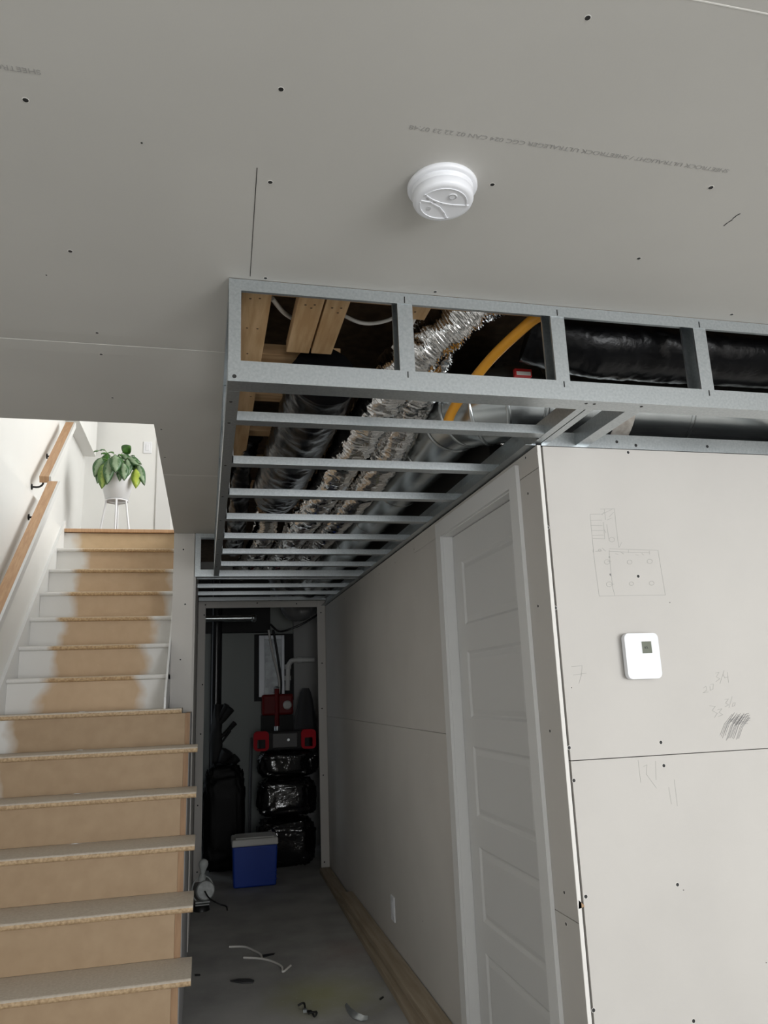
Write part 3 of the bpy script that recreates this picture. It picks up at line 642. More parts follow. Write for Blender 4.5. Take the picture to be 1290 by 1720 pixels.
duct('black_wrapped_duct', [(0.18, 3.1, 2.51), (0.15, 3.4, 2.46), (0.15, 3.75, 2.35), (0.155, 4.3, 2.31), (0.165, 4.8, 2.32)], 0.046,
     'thin dark wrapped duct curving beside the left side track', blackwrap, n=90, crump=0.014, cs=22)
duct('black_wrapped_duct', [(0.985, 2.02, 2.52), (1.15, 1.985, 2.465), (1.35, 1.985, 2.463), (1.9, 1.985, 2.465), (3.9, 1.99, 2.47)], 0.112,
     'thick shiny black wrapped duct running sideways behind the right studs', blackwrap, n=300, crump=0.0045, cs=22, seg=40)
# round sheet-metal trunk with a segmented elbow that tapers into the corridor run
RA, RB = 0.138, 0.112
ZD = 2.374
md = thing('sheet_metal_duct', (0.885, 2.5, ZD), 'round galvanised duct turning a segmented elbow above the corridor wall', 'duct')
def pipe(name, a, b, ra, rb, material=galv2):
    return obj(name, MB().sweep([a, a.lerp(b, .34), a.lerp(b, .67), b], lambda t, an, k: ra + (rb - ra) * t, 40, True, True), material, md)
def bead(c, d, r, h=0.005):
    d = Vector(d).normalized(); c = Vector(c)
    obj('seam_bead', MB().sweep([c - d * 0.008, c - d * 0.004, c + d * 0.004, c + d * 0.008], lambda t, an, k: r + (0.0008 if k in (0, 3) else h), 40, False, True), galv2, md)
el = [Vector((1.10 - 0.215 * math.sin(a), 2.515 - 0.215 * math.cos(a), ZD)) for a in [math.radians(x) for x in (0, 22.5, 45, 67.5, 90)]]
pipe('duct_run', Vector((4.4, 2.30, ZD)), Vector((1.11, 2.30, ZD)), RA, RA)
er = [RA, RA, RA - 0.006, RB + 0.008, RB]
bead(el[0], (1, 0, 0), RA)
for i_, (a, b) in enumerate(zip(el[:-1], el[1:])):
    ring = []
    for q_, an_, r_ in ((a, math.radians(22.5 * i_), er[i_]), (b, math.radians(22.5 * (i_ + 1)), er[i_ + 1])):
        tx_ = Vector((-math.cos(an_), math.sin(an_), 0)); sx2 = Vector((0, 0, 1)).cross(tx_)
        ring.append([q_ + (sx2 * math.cos(t_) + Vector((0, 0, 1)) * math.sin(t_)) * r_ for t_ in [k_ * 2 * math.pi / 40 for k_ in range(40)]])
    obj('elbow_segment', MB().add(ring[0] + ring[1], [(k_, (k_ + 1) % 40, 40 + (k_ + 1) % 40, 40 + k_) for k_ in range(40)], True), galv2, md)
    an_ = math.radians(22.5 * (i_ + 1)); bead(b, (-math.cos(an_), math.sin(an_), 0), er[i_ + 1])
pipe('duct_run', el[-1], Vector((0.885, 6.3, 2.345)), RB, RB)
for y in (2.80, 3.35, 3.95, 4.55, 5.2): bead((0.885, y, ZD - 0.017 * (y - 2.5) / 3.8), (0, 1, 0), RB)
for x in (1.66, 2.6): bead((x, 2.30, ZD), (1, 0, 0), RA, 0.003)
def patch(name, x0, x1, a0, a1, material, yc=2.30, zc=2.374, r=0.1392):
    mb = MB(); n = 8; vs_ = []
    for i in range(n + 1):
        a = a0 + (a1 - a0) * i / n
        for x in (x0, x1): vs_.append((x, yc + math.cos(a) * r, zc + math.sin(a) * r))
    mb.add(vs_, [(2 * i, 2 * i + 1, 2 * i + 3, 2 * i + 2) for i in range(n)], True); return obj(name, mb, material, md)
patch('tape_strip', 1.36, 1.43, math.radians(200), math.radians(268), tape)
stk = obj('label_sticker', MB().box(0.985, 1.045, 2.157, 2.172, 2.412, 2.438), labelred, md); obj('label_print', MB().box(0.990, 1.040, 2.1555, 2.158, 2.415, 2.428), labelwhite, stk)
# flat return plenum past the round duct, close to the corridor wall
fp = thing('flat_metal_duct', (0.9, 3.2, 2.48), 'flat galvanised plenum above the round duct by the corridor wall', 'duct')
obj('plenum', bx(0.78, 1.055, 2.95, 6.3, 2.50, 2.66), galv2, fp, bevel=0.02)
# orange pipe, cables
tag(obj('orange_pipe', MB().tube(spline([(0.93, 1.825, 2.455), (0.895, 1.87, 2.435), (0.845, 2.05, 2.40), (0.80, 2.25, 2.33), (0.785, 2.33, 2.27)], 30), 0.0165, 14), orange), 'orange flexible pipe slanting behind the steel studs', 'pipe')
tag(obj('electric_cable', MB().tube(spline([(0.165, 1.94, 2.50), (0.21, 2.02, 2.50), (0.28, 2.12, 2.52)], 14), 0.007, 8), cable_w), 'white cable between the pine boards at the left', 'cable')
tag(obj('electric_cable', MB().tube(spline([(0.36, 2.05, 2.54), (0.45, 2.07, 2.515), (0.53, 2.06, 2.525), (0.58, 2.03, 2.55)], 20), 0.006, 8), cable_w), 'white cable sagging left of the foil duct', 'cable')
tag(obj('electric_cable', MB().tube(spline([(0.585, 1.915, 2.49), (0.565, 1.98, 2.45), (0.53, 2.0, 2.40)], 12), 0.010, 8), cable_w), 'short grey-white cable under the pine stub beside a stud', 'cable')
tag(obj('electric_cable', MB().tube(spline([(0.52, 5.72, 2.36), (0.60, 5.92, 2.235), (0.72, 6.08, 2.215), (0.88, 6.38, 2.22), (0.99, 6.43, 2.36)], 24), 0.012, 8), rubber), 'black cable hanging near the end of the bulkhead', 'cable')
tag(obj('vent_pipe', MB().tube(spline([(0.725, 5.3, 2.25), (0.715, 5.55, 2.232), (0.70, 5.8, 2.24)], 14), 0.016, 10), galv2), 'thin bright metal pipe near the end of the bulkhead', 'pipe')

# ------------------------------------------------------------------ smoke detector
sc = Vector((0.466, 1.305, ZC))
sd = thing('smoke_detector', sc, 'round white smoke detector on the drywall ceiling', 'smoke detector')
obj('base_plate', MB().lathe([(0.071, 0.0), (0.0735, 0.004), (0.0735, 0.009), (0.070, 0.0125), (0.062, 0.013)], sc, (0, 0, -1), 56), plastic, sd)
obj('body', MB().lathe([(0.0645, 0.0125), (0.0645, 0.022), (0.0637, 0.0225), (0.0637, 0.0245), (0.0643, 0.025), (0.0635, 0.037), (0.061, 0.0425), (0.055, 0.044), (0.05, 0.0442)], sc, (0, 0, -1), 56), plastic, sd)
zf = ZC - 0.0442
def face_line(name, pts, wd=0.0022, h=0.0016, material=plastic):
    pts = [Vector((sc.x + a, sc.y + b, zf)) for a, b in pts]; return obj(name, MB().ribbon(pts, (0, 0, -1), wd, h), material, sd)
arc = lambda cx, cy, r, a0, a1, n=14: [(cx + r * math.cos(math.radians(a0 + (a1 - a0) * i / n)), cy + r * math.sin(math.radians(a0 + (a1 - a0) * i / n))) for i in range(n + 1)]
# +x right, -y towards the viewer = up in the picture
face_line('ridge', [(-0.046, -0.022), (-0.028, -0.010), (-0.005, -0.002), (0.02, 0.000), (0.054, -0.004)], 0.003)
face_line('ridge', [(-0.048, -0.002), (-0.028, 0.000), (-0.005, 0.012), (0.010, 0.028), (0.020, 0.044)], 0.003)
face_line('rim_line', arc(0, 0, 0.049, -155, -5), 0.0016); face_line('rim_line', arc(0, 0, 0.049, 60, 175), 0.0016)
obj('test_button', MB().lathe([(0.010, 0), (0.009, 0.0012), (0.006, 0.0014)], (sc.x + 0.012, sc.y - 0.026, zf), (0, 0, -1), 20), plastic, sd)
face_line('button_ring', arc(0.012, -0.026, 0.0075, 0, 360, 18), 0.0012, 0.0022, plastic_d)
for x, y in ((-0.036, -0.010), (-0.019, -0.003)): obj('lamp_hole', MB().lathe([(0.004, 0), (0.0036, 0.0008)], (sc.x + x, sc.y + y, zf), (0, 0, -1), 14), plastic_d, sd)
for i in range(4): obj('grille_slot', bx(sc.x - 0.032 + 0.0015 * abs(i - 1.5), sc.x - 0.020 - 0.0015 * abs(i - 1.5), sc.y + 0.0155 + i * 0.0034, sc.y + 0.0168 + i * 0.0034, zf - 0.0008, zf + 0.0005), plastic_d, sd)

# ------------------------------------------------------------------ thermostat
def rrect(x0, x1, z0, z1, r, n=6):
    out = []
    for cx_, cz_, a0 in ((x1 - r, z1 - r, 0), (x0 + r, z1 - r, 90), (x0 + r, z0 + r, 180), (x1 - r, z0 + r, 270)):
        for i in range(n + 1): a = math.radians(a0 + 90 * i / n); out.append((cx_ + r * math.cos(a), cz_ + r * math.sin(a)))
    return out
tx0, tx1, tz0, tz1 = 1.2335, 1.3480, 1.4160, 1.5525
th = thing('thermostat', (1.29, YN, 1.48), 'white rounded thermostat with a small dark display', 'thermostat')
def rr_prism(x0, x1, z0, z1, r, ya, yb):   # along -Y
    mb = MB(); pr = rrect(x0, x1, z0, z1, r); n = len(pr)
    vs_ = [(a, ya, b) for a, b in pr] + [(a, yb, b) for a, b in pr]
    mb.add(vs_, [(i, (i + 1) % n, n + (i + 1) % n, n + i) for i in range(n)], True); mb.add(vs_, [tuple(range(n)), tuple(range(n, 2 * n))[::-1]]); return mb
obj('back_plate', rr_prism(tx0 + 0.004, tx1 - 0.004, tz0 + 0.004, tz1 - 0.004, 0.012, YN - 0.0003, YN - 0.008), plastic_d, th)
obj('housing', rr_prism(tx0, tx1, tz0, tz1, 0.016, YN - 0.008, YN - 0.026), plastic, th, bevel=0.004)
obj('display_frame', rr_prism(1.2870, 1.3245, 1.4885, 1.5300, 0.003, YN - 0.0255, YN - 0.0266), mat('display_frame', (0.9, 0.91, 0.93), 0.3), th)
dsp = obj('display', rr_prism(1.2895, 1.3220, 1.4915, 1.5270, 0.001, YN - 0.0260, YN - 0.0272), lcd, th)
text('digits', '65.', 0.012, (1.2970, YN - 0.0273, 1.5050), axes((1, 0, 0), (0, 0, 1)), hole, dsp)

# ------------------------------------------------------------------ upstairs plant, stand, switch
PY = 6.5
s0 = at_y(196, 842, PY); sx_, sz_ = s0.x, s0.z
sn = thing('plant_stand', (sx_, PY, UP), 'white metal plant stand with slim legs on the landing', 'plant stand')
obj('ring', MB().sweep([(sx_ + 0.088 * math.cos(a), PY + 0.088 * math.sin(a), sz_) for a in [i * 2 * math.pi / 40 for i in range(41)]], lambda t, a, k: 0.007, 8, False), plastic, sn)
for a in (205, 275, 335, 90):
    a = math.radians(a); c, s = math.cos(a), math.sin(a)
    obj('leg', MB().tube([(sx_ + 0.086 * c, PY + 0.086 * s, sz_), (sx_ + 0.135 * c, PY + 0.135 * s, UP + 0.003)], 0.0085, 8), plastic, sn)
obj('cross_bar', MB().tube([(sx_ - 0.085, PY, sz_ - 0.002), (sx_ + 0.085, PY, sz_ - 0.002)], 0.004, 8), plastic, sn)
pp = thing('potted_plant', (sx_, PY, sz_ + 0.01), 'leafy green plant in a white pot on the white stand', 'potted plant')
obj('pot', MB().lathe([(0.086, 0.0), (0.094, 0.004), (0.135, 0.17), (0.143, 0.195), (0.143, 0.215), (0.135, 0.215), (0.131, 0.19)], (sx_, PY, sz_ + 0.009), (0, 0, 1), 40), mat('pot_white', (0.80, 0.82, 0.84), 0.35), pp)
obj('soil', MB().lathe([(0.118, 0), (0.10, 0.006), (0.02, 0.01)], (sx_, PY, sz_ + 0.20), (0, 0, 1), 20), soil, pp)
lm = [leaf_mat('leaf_variegated', (0.035, 0.11, 0.03), (0.28, 0.38, 0.24)), leaf_mat('leaf_yellowgreen', (0.10, 0.20, 0.03), (0.32, 0.42, 0.10)), leaf_mat('leaf_lime', (0.24, 0.36, 0.03), (0.45, 0.55, 0.08)), leaf_mat('leaf_dark', (0.03, 0.10, 0.015), (0.07, 0.20, 0.03))]
def leaf(bx_, by_, tx_, ty_, wpx, mi, dy=0.0, tip=0.0, curl=0.2, normal=(0.1, -1, 0.15)):
    def pz(x, y, d): return at_y(140 + x * 0.124, 730 + y * 0.124, PY + d)
    A = pz(bx_, by_, dy); B = pz(tx_, ty_, dy + tip); L = (B - A).length; d = (B - A) / L
    nrm = Vector(normal); nrm = (nrm - d * nrm.dot(d)).normalized(); sd_ = d.cross(nrm)
    wd = 1.18 * wpx * 0.124 * 6.6 / F; n = 9; vs_ = []; uvs = []
    for i in range(n + 1):
        t = i / n; wv = wd / 2 * (math.sin(math.pi * min(1, t ** 0.75)) ** 0.8 if 0 < t < 1 else 0.02) + 0.0008
        for j, s in enumerate((-1, -0.5, 0, 0.5, 1)):
            p = A + d * (L * t) + nrm * (curl * L * math.sin(math.pi * t) * 0.5 - abs(s) ** 1.5 * wv * 0.35 + 0.006 * math.sin(t * 9 + s * 2)) + sd_ * (s * wv)
            vs_.append(p); uvs.append((j / 4, t))
    fs = [(i * 5 + j, i * 5 + j + 1, i * 5 + j + 6, i * 5 + j + 5) for i in range(n) for j in range(4)]
    mb = MB().add(vs_, fs, True); o = obj('leaf', mb, lm[mi], pp)
    uvl = o.data.uv_layers.new(name='UVMap')
    for lp in o.data.loops: uvl.data[lp.index].uv = uvs[lp.vertex_index]
    so = o.modifiers.new('thickness', 'SOLIDIFY'); so.thickness = 0.0012
    # petiole
    root = Vector((sx_ + random.uniform(-.04, .04), PY + random.uniform(-.03, .03), sz_ + 0.2))
    mid = (root + A) / 2 + Vector((0, 0, 0.05))
    obj('stem', MB().tube(spline([root, mid, A], 10), 0.0028, 6), stemm, pp)
for L in [(250, 310, 150, 575, 120, 0, -.10, -.03), (300, 380, 250, 735, 130, 1, -.13, -.03), (360, 330, 320, 680, 120, 0, -.15, -.02), (440, 270, 435, 515, 135, 0, -.17, -.03), (490, 440, 495, 635, 70, 0, -.13, -.02),
          (545, 380, 555, 625, 110, 0, -.15, -.02), (720, 460, 712, 728, 115, 2, -.08, -.02), (730, 390, 830, 690, 95, 0, -.06, -.03), (600, 310, 790, 400, 80, 0, -.07, -.02), (260, 350, 190, 665, 110, 0, -.09, -.02),
          (640, 350, 760, 420, 70, 0, -.1, -.02), (215, 340, 240, 720, 90, 3, -.05, -.02)]:
    leaf(*L)
leaf(530, 245, 640, 150, 120, 3, -.02, -.04, 0.1, (0.1, -1, -0.3)); leaf(410, 240, 240, 262, 60, 3, -.03, -.06, 0.15, (0, -0.5, 1)); leaf(290, 205, 140, 235, 40, 0, 0, -.04, 0.2, (0, -0.4, 1))
leaf(560, 300, 700, 290, 40, 0, 0.03, 0.05, 0.2, (0, -0.4, 1)); leaf(480, 270, 530, 290, 60, 3, -.1, -.03, 0.2, (0, -0.5, 1)); leaf(660, 380, 690, 490, 70, 3, -.03, -.02)
for L in [(300, 330, 230, 600, 110, 3, -.05, -.02), (400, 330, 400, 600, 110, 0, -.10, -.02), (500, 300, 470, 520, 100, 3, -.10, -.02), (600, 330, 610, 560, 100, 0, -.09, -.02), (640, 300, 740, 460, 90, 3, -.02, -.03), (340, 260, 250, 420, 90, 3, 0, -.03), (520, 260, 640, 360, 80, 0, 0.02, -.03), (700, 420, 790, 620, 80, 1, 0.0, -.03)]: leaf(*L)
sw = at_y(248, 752, 7.4)
lsx = thing('light_switch', (sw.x, 7.4, sw.z), 'white light switch on the wall right of the plant', 'switch')
ps_ = obj('plate', bx(sw.x - 0.04, sw.x + 0.04, 7.392, 7.3995, sw.z - 0.06, sw.z + 0.06), plastic, lsx, bevel=0.003); obj('rocker', bx(sw.x - 0.017, sw.x + 0.017, 7.387, 7.3925, sw.z - 0.034, sw.z + 0.034), plastic, ps_, bevel=0.002)

# ------------------------------------------------------------------ things in the corridor
def plank(xa, ya, xb, yb, wd, z0, z1, label):
    a = Vector((xa, ya, z0)); b = Vector((xb, yb, z0))
    o = obj('wood_plank', MB().prism([(0, 0), (-wd, 0), (-wd, z1 - z0), (0, z1 - z0)][::-1], a, b, (0, 0, 1)), planks, bevel=0.003)
    tag(o, label, 'plank', 'planks along the corridor wall')
plank(0.880, 3.05, 0.925, 6.53, 0.085, 0.0, 0.038, 'long pine plank lying lowest on the floor along the corridor wall')
plank(0.9205, 3.0, 0.9225, 5.55, 0.088, 0.0385, 0.0765, 'pine plank stacked on top of the long one beside the corridor wall')
# cooler
co = thing('cooler', (0.395, 6.37, 0), 'blue cooler box with a white lid in the utility doorway', 'cooler')
def taper(name, x0, x1, y0, y1, z0, z1, t, material, parent, bevel):
    mb = MB(); vs_ = [(x0 + t, y0 + t, z0), (x1 - t, y0 + t, z0), (x1 - t, y1 - t, z0), (x0 + t, y1 - t, z0), (x0, y0, z1), (x1, y0, z1), (x1, y1, z1), (x0, y1, z1)]
    mb.add(vs_, [(3, 2, 1, 0), (4, 5, 6, 7), (0, 1, 5, 4), (1, 2, 6, 5), (2, 3, 7, 6), (3, 0, 4, 7)]); return obj(name, mb, material, parent, bevel)
taper('body', 0.222, 0.562, 6.25, 6.49, 0.002, 0.292, 0.010, blue, co, 0.012)
taper('lid', 0.218, 0.566, 6.246, 6.494, 0.293, 0.345, -0.002, lidw, co, 0.010)
obj('lid_top', bx(0.245, 0.54, 6.27, 6.47, 0.3451, 0.354), lidw, co, bevel=0.006)
for i in range(3): obj('rib', bx(0.50, 0.558, 6.249, 6.254, 0.05 + i * 0.028, 0.054 + i * 0.028), blue, co)
# temporary lamp holder with a bulb
lp = Vector((0.0, 5.75, 0))
la = thing('lamp_holder', lp, 'bare light bulb on a grey round lamp holder lying by the stair wall', 'lamp holder')
mpl = mat('lamp_porcelain', (0.48, 0.50, 0.49), 0.45, var=0.3, vscale=30)
obj('base', MB().lathe([(0.055, 0), (0.05, 0.03), (0.03, 0.04)], (0.0, 5.76, 0.002), (0, 0, 1), 20), blk, la)
obj('round_box', MB().lathe([(0.060, 0), (0.0625, 0.006), (0.0625, 0.035), (0.055, 0.045)], (0.02, 5.75, 0.125), (0.15, -1, 0.25), 28), mpl, la)
obj('cage_ring', MB().sweep([(0.005 + 0.07 * math.cos(a), 5.77, 0.13 + 0.085 * math.sin(a)) for a in [i * 2 * math.pi / 28 for i in range(29)]], lambda t, a, k: 0.005, 8, False), mpl, la)
obj('bracket', MB().box(-0.04, 0.055, 5.70, 5.74, 0.060, 0.068).box(-0.04, 0.05, 5.70, 5.74, 0.044, 0.050), mpl, la)
sk_ = obj('socket', MB().lathe([(0.024, 0), (0.024, 0.03), (0.020, 0.045)], (0.0, 5.76, 0.185), (0.08, 0, 1), 18), mpl, la)
obj('bulb', MB().lathe([(0.014, 0), (0.018, 0.02), (0.030, 0.048), (0.033, 0.064), (0.028, 0.082), (0.014, 0.093), (0.003, 0.096)], (0.004, 5.76, 0.23), (0.08, 0, 1), 22), glassm, sk_)
obj('cord', MB().tube(spline([(0.02, 5.69, 0.135), (0.05, 5.64, 0.10), (0.11, 5.60, 0.07), (0.16, 5.62, 0.045), (0.17, 5.66, 0.01)], 20), 0.005, 6), blk, la)
# debris
def fl(px, py, z=0.004): v = at_z(px, py, 0.0); v.z = z; return v
def flz(l, z=0.006): return [fl(300 + a * 0.3566, 1440 + b * 0.3566, z) for a, b in l]
tag(obj('cable_offcut', MB().tube(spline(flz([(238, 427), (310, 427), (355, 445), (385, 462), (392, 480)]), 20), 0.006, 6), cable_w), 'white cable offcut, the upper curved piece on the concrete', 'cable offcut', 'cable offcuts')
tag(obj('cable_offcut', MB().tube(spline(flz([(306, 478), (380, 482), (440, 496), (485, 520), (492, 545), (528, 516)]), 24), 0.006, 6), cable_w), 'white cable offcut, the lower hooked piece on the concrete', 'cable offcut', 'cable offcuts')
def flat(name, pix, h, material, label, cat, z=0.0015):
    q = flz(pix, z); n = len(q); q2 = [v + Vector((0, 0, h)) for v in q]
    mb = MB().add(q + q2, [(i, (i + 1) % n, n + (i + 1) % n, n + i) for i in range(n)] + [tuple(range(n))[::-1], tuple(range(n, 2 * n))])
    tag(obj(name, mb, material), label, cat)
flat('metal_shim', [(243, 588), (280, 579), (335, 578), (356, 586), (350, 595), (300, 597)], 0.006, mat('dark_steel', (0.10, 0.10, 0.10), 0.4, 0.6), 'dark sliver of metal left of the green stain', 'metal offcut')
flat('paper_scrap', [(392, 462), (455, 453), (450, 460), (396, 474)], 0.002, blk, 'small dark scrap beside the cable offcuts', 'scrap')
flat('staple_scrap', [(76, 556), (102, 554), (102, 559), (76, 561)], 0.003, blk, 'tiny dark scrap near the bottom stair treads', 'scrap')
flat('wood_chip', [(945, 670), (962, 658), (966, 662), (950, 675)], 0.003, blk, 'tiny dark chip near the planks', 'scrap')
cv = MB(); a = flz([(782, 700), (795, 735), (820, 762), (860, 775), (890, 770)], 0.002); b = flz([(792, 705), (812, 730), (840, 750), (870, 765), (892, 768)], 0.016); n = len(a)
cv.add(a + b + [v + Vector((0.0, 0.0, 0.002)) for v in a] + [v + Vector((0.0, 0, 0.002)) for v in b], [(i, i + 1, n + i + 1, n + i) for i in range(n - 1)] + [(2 * n + i, 3 * n + i, 3 * n + i + 1, 2 * n + i + 1) for i in range(n - 1)], True)
tag(obj('metal_curl', cv, galv), 'curled steel offcut at the front of the corridor floor', 'metal offcut')
cr = thing('crumpled_strap', fl(512, 1704), 'crumpled dark metal strap on the front floor', 'metal offcut')
obj('strap', MB().tube(spline([p + Vector((0, 0, random.uniform(0.0, 0.02))) for p in flz([(562, 716), (590, 712), (600, 735), (625, 745), (640, 758), (650, 752), (610, 762)], 0.007)], 26), 0.005, 6), blk, cr)
obj('bright_tab', MB().box(*(lambda v: (v.x - 0.008, v.x + 0.008, v.y - 0.01, v.y + 0.01, 0.008, 0.02))(fl(512, 1703))), galv, cr)

# ------------------------------------------------------------------ utility room contents
YU = 7.70
def up(px, py, Y=YU): return at_y(px, py, Y)
a = up(436, 1070); b = up(476, 1166)
ep = thing('electrical_panel', ((a.x + b.x) / 2, 7.75, b.z), 'grey metal electrical panel hanging on the utility room wall', 'electrical panel')
bbx = obj('back_box', bx(a.x, b.x, 7.66, 7.7345, b.z, a.z), panelin, ep)
for args in [(a.x - 0.01, a.x + 0.045, b.z - 0.02, a.z + 0.01), (b.x - 0.022, b.x + 0.006, b.z - 0.02, a.z + 0.01), (a.x + 0.045, b.x - 0.022, a.z - 0.03, a.z + 0.01), (a.x + 0.045, b.x - 0.022, b.z - 0.02, b.z + 0.012)]:
    obj('frame', bx(args[0], args[1], 7.635, 7.66, args[2], args[3]), panelgrey, ep, bevel=0.003)
for i in range(7):
    z = b.z + 0.07 + i * (a.z - b.z - 0.14) / 7
    obj('breaker', bx(a.x + 0.055, a.x + 0.10, 7.642, 7.662, z, z + 0.045), panelin, bbx)
for x0_, x1_ in ((0.70, 0.78), (0.90, 0.86)):
    dx = b.x - a.x
    obj('wire', MB().tube(spline([(a.x + dx * (x0_ - 0.35), 7.60, a.z + 0.06), (a.x + dx * (x0_ - 0.2), 7.60, a.z - 0.15), (a.x + dx * x1_, 7.61, b.z + 0.15), (a.x + dx * x1_, 7.62, b.z)], 16), 0.011, 8), cable_w if x0_ < 0.8 else blk, ep)
# plywood backing behind the panel
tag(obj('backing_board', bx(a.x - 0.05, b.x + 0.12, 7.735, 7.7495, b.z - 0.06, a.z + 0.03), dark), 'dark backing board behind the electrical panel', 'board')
# red appliance below
r0 = up(440, 1163, 7.55); r1 = up(492, 1200, 7.55); rb = up(465, 1240, 7.55)
ra = thing('heater_unit', ((r0.x + r1.x) / 2, 7.55, r1.z), 'dark red box with a grey round cap below the electrical panel', 'appliance')
obj('red_casing', bx(r0.x, r1.x, 7.50, 7.632, r1.z, r0.z - 0.022), redm, ra, bevel=0.02)
cxr = (r0.x + r1.x) / 2 - 0.01
obj('tube', MB().tube([(cxr, 7.49, r1.z - 0.10), (cxr, 7.49, r0.z + 0.03)], 0.022, 14), redm, ra)
obj('dome_cap', MB().lathe([(0.026, 0), (0.024, 0.012), (0.012, 0.022)], (cxr, 7.49, r0.z + 0.0305), (0, 0, 1), 16), galv, ra)
obj('lower_pipe', MB().tube([(cxr, 7.49, rb.z), (cxr, 7.49, r1.z - 0.101)], 0.030, 14), galv, ra)
k = up(482, 1184, 7.50); obj('round_cap', MB().lathe([(0.042, 0), (0.042, 0.02), (0.03, 0.03)], (k.x, 7.495, k.z), (0.2, -1, 0), 20), pvc, ra)
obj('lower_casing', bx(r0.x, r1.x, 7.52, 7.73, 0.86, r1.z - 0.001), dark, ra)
# white pvc pipe
e0 = up(483, 1165, 7.6); e1 = up(484, 1112, 7.6); e2 = up(494, 1109, 7.6); e3 = up(528, 1108, 7.6)
pv = thing('drain_pipe', (e0.x, 7.6, e0.z), 'grey-white plastic pipe with an elbow right of the panel', 'pipe')
e0.z += 0.03
obj('pipe', MB().tube(spline([e0, e0.lerp(e1, 0.5), e1 - Vector((0, 0, 0.05)), e1 + Vector((0.02, 0, -0.006)), e2, e3], 40), 0.024, 14), pvc, pv)
for c, ax in ((e0.lerp(e1, 0.35), (0, 0, 1)), (e0.lerp(e1, 0.75), (0, 0, 1)), (e2.lerp(e3, 0.15), (1, 0, 0))):
    obj('collar', MB().lathe([(0.030, 0), (0.032, 0.004), (0.032, 0.04), (0.030, 0.045)], c, ax, 16), pvc, pv)
# black stack pipe, horizontal metal pipe and beam
p0 = up(364, 1066, 7.6); tag(obj('stack_pipe', MB().tube([(p0.x, 7.62, 0.0), (p0.x, 7.62, 2.69)], 0.055, 18), rubber), 'black vertical stack pipe at the left of the utility room', 'pipe')
p1 = up(430, 1038, 7.0); p2 = up(340, 1039, 7.0)
tag(obj('metal_pipe', MB().tube([(-1.099, 7.0, p2.z), (p1.x - 0.03, 7.0, p1.z)], 0.028, 16).lathe([(0.031, 0), (0.036, 0.006), (0.036, 0.03), (0.02, 0.045)], (p1.x - 0.04, 7.0, p1.z), (1, 0, 0), 16), galv2), 'bright horizontal metal pipe at the top of the utility opening', 'pipe')
bmz = up(400, 1062, 7.6).z
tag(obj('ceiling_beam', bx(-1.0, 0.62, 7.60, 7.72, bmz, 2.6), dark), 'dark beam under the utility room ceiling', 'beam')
duct('flex_vent', [(0.62, 7.0, 2.50), (0.70, 7.05, 2.30), (0.80, 7.15, 2.16), (0.95, 7.2, 2.20), (1.08, 7.2, 2.4)], 0.075, 'grey flexible vent bending at the top right of the utility opening', mat('vent_grey', (0.16, 0.16, 0.16), 0.4, 0.3), n=80, rib=0.01, ribn=18, crump=0.01, cs=14)
tag(obj('electric_cable', MB().tube(spline([(0.58, 7.1, 2.05), (0.66, 7.15, 1.99), (0.75, 7.12, 2.0), (0.9, 7.1, 2.06), (1.05, 7.1, 2.15)], 20), 0.010, 8), rubber), 'black cable looping at the top right of the utility room', 'cable')
# hanging black cloth
hc = MB(); n = 26; rows = 18; vs_ = []
t0 = up(513, 1156, 7.35); bl = up(490, 1245, 7.35); br = up(531, 1245, 7.35)
for i in range(rows + 1):
    t = i / rows; hw0 = (br.x - bl.x) / 2 * (0.25 + 0.75 * min(1, (t * 1.6) ** 0.6)); cxh = t0.x + ((bl.x + br.x) / 2 - t0.x) * t
    for j in range(n):
        a_ = 2 * math.pi * j / n; rr = 1 + (0.06 + 0.16 * t) * math.sin(a_ * 6 + 0.6)
        vs_.append((cxh + hw0 * math.cos(a_) * rr, 7.33 + 0.09 * math.sin(a_) * rr * (0.4 + 0.6 * t), t0.z - (t0.z - bl.z + 0.25) * t))
hc.add(vs_, [(i * n + j, i * n + (j + 1) % n, (i + 1) * n + (j + 1) % n, (i + 1) * n + j) for i in range(rows) for j in range(n)], True); hc.add(vs_, [tuple(range(n))[::-1], tuple(range(rows * n, rows * n + n))])
tag(obj('hanging_cloth', hc, mat('charcoal_cloth', (0.05, 0.05, 0.052), 0.85)), 'charcoal cloth hanging at the right of the utility room', 'cloth')
# black bags piled below
def bag(cx_, cy_, cz_, rx, ry, rz, seed, label, material=None):
    nu, nv = 84, 48; vs_ = []
    for i in range(nv + 1):
        ph_ = math.pi * i / nv
        for j in range(nu):
            a_ = 2 * math.pi * j / nu; d = Vector((math.sin(ph_) * math.cos(a_), math.sin(ph_) * math.sin(a_), math.cos(ph_)))
            e = Vector([math.copysign(abs(c) ** 0.45, c) for c in d]); q = d * 3 + Vector((seed, seed * 2, 0)); s = 1 + 0.08 * noise.noise(q) + 0.05 * noise.noise(q * 3) + 0.06 * abs(noise.noise(q * 5)) + 0.05 * abs(noise.noise(q * 11))
            z = cz_ + e.z * rz * s; vs_.append((cx_ + e.x * rx * s, cy_ + e.y * ry * s, max(z, cz_ - rz)))
    mb = MB().add(vs_, [(i * nu + j, (i + 1) * nu + j, (i + 1) * nu + (j + 1) % nu, i * nu + (j + 1) % nu) for i in range(nv) for j in range(nu)], True)
    tag(obj('plastic_bag', mb, material or bagblack), label, 'bag', 'black plastic bags in the utility room')
bag(0.70, 6.98, 0.185, 0.235, 0.17, 0.183, 1.3, 'shiny black plastic bag on the floor behind the blue cooler')
bag(0.71, 7.00, 0.545, 0.245, 0.17, 0.148, 4.1, 'shiny black plastic bag in the middle of the bag pile')
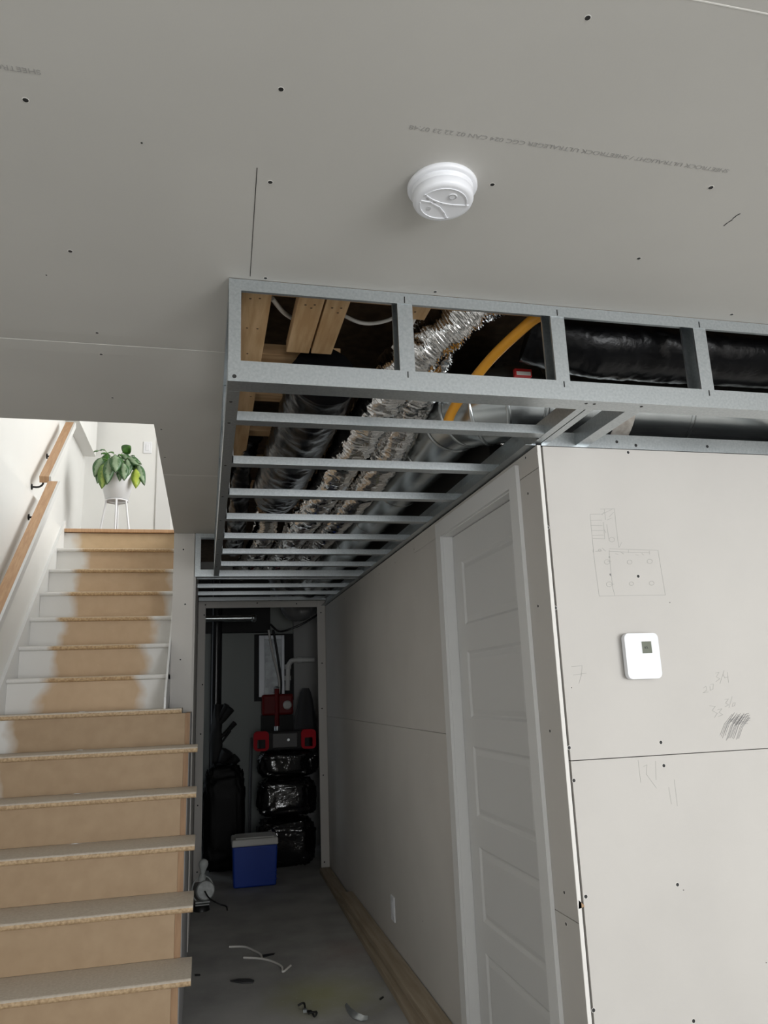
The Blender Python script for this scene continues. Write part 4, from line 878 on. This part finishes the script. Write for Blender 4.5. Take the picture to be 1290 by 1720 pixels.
bag(0.72, 7.04, 0.815, 0.25, 0.15, 0.105, 8.2, 'shiny black plastic bag topmost in the pile, under the red and black case')
bag(0.17, 6.95, 0.42, 0.17, 0.14, 0.41, 6.0, 'dull black plastic bag standing left of the cooler', mat('matte_black_bag', (0.006, 0.006, 0.006), 0.5, spec=0.15))
# red and black case on the bags
c0 = up(425, 1236, 7.05); c1 = up(528, 1263, 7.05)
tz = 0.937
rc = thing('tool_case', ((c0.x + c1.x) / 2, 7.05, tz), 'black case with two red handle ends on the pile of bags', 'case')
hh = c0.z - c1.z; wv = c1.x - c0.x
obj('case_body', bx(c0.x + 0.05, c1.x - 0.05, 6.96, 7.14, tz, tz + hh * 0.95), dark, rc, bevel=0.01)
obj('front_plate', bx(c0.x + wv * 0.30, c1.x - wv * 0.30, 6.945, 6.962, tz + 0.02, tz + hh * 0.85), mat('case_grey', (0.10, 0.10, 0.10), 0.5), rc, bevel=0.005)
obj('dial', MB().lathe([(0.012, 0), (0.012, 0.006)], ((c0.x + c1.x) / 2 + 0.03, 6.946, tz + hh * 0.5), (0, -1, 0), 14), galv, rc)
for xa in (c0.x, c1.x - wv * 0.24):
    xb_ = xa + wv * 0.24; mb = MB()
    pr = rrect(xa, xb_, tz, tz + hh, 0.035); inn = rrect(xa + wv * 0.055, xb_ - wv * 0.055, tz + 0.02, tz + hh * 0.58, 0.008); n = len(pr)
    vs_ = [(p, 6.93, q) for p, q in pr] + [(p, 6.93, q) for p, q in inn] + [(p, 7.0, q) for p, q in pr] + [(p, 7.0, q) for p, q in inn]
    mb.add(vs_, [(i, n + i, n + (i + 1) % n, (i + 1) % n) for i in range(n)] + [(2 * n + i, i, (i + 1) % n, 2 * n + (i + 1) % n) for i in range(n)] + [(n + i, 3 * n + i, 3 * n + (i + 1) % n, n + (i + 1) % n) for i in range(n)])
    obj('red_end', mb, redp, rc)
# dark brush-like bundle by the stack pipe
bu = thing('dark_bundle', (0.1, 7.35, 0), 'dark bundle of leaning tools and branches left of the cooler', 'bundle')
bb = up(362, 1240, 7.35)
obj('trunk', MB().tube(spline([(bb.x - 0.02, 7.35, 0.0), (bb.x, 7.35, 0.6), (bb.x + 0.01, 7.36, bb.z), (bb.x + 0.02, 7.36, bb.z + 0.30)], 14), lambda t, a, k: 0.07 - 0.03 * t + 0.012 * math.sin(a * 3 + k), 12), dark, bu)
for (x_, y_, wd_) in [(388, 1190, 0.038), (381, 1184, 0.03), (395, 1214, 0.024), (387, 1227, 0.012), (382, 1262, 0.06), (398, 1272, 0.045), (394, 1290, 0.04)]:
    e = up(x_, y_, 7.30); s_ = Vector((bb.x, 7.35, e.z - 0.16))
    obj('branch', MB().tube([s_, s_.lerp(e, 0.5) + Vector((0, 0, -0.01)), e], lambda t, a, k, w_=wd_: w_ * (0.55 + 0.45 * t), 8), dark, bu)
tag(obj('leaning_pole', MB().tube([(0.40, 7.25, 0.0), (0.44, 7.58, 1.02)], 0.012, 10), mat('pole_grey', (0.10, 0.10, 0.11), 0.4)), 'thin dark pole leaning behind the cooler', 'pole')
for o in bpy.data.objects:
    if 'root' in o: del o['root']
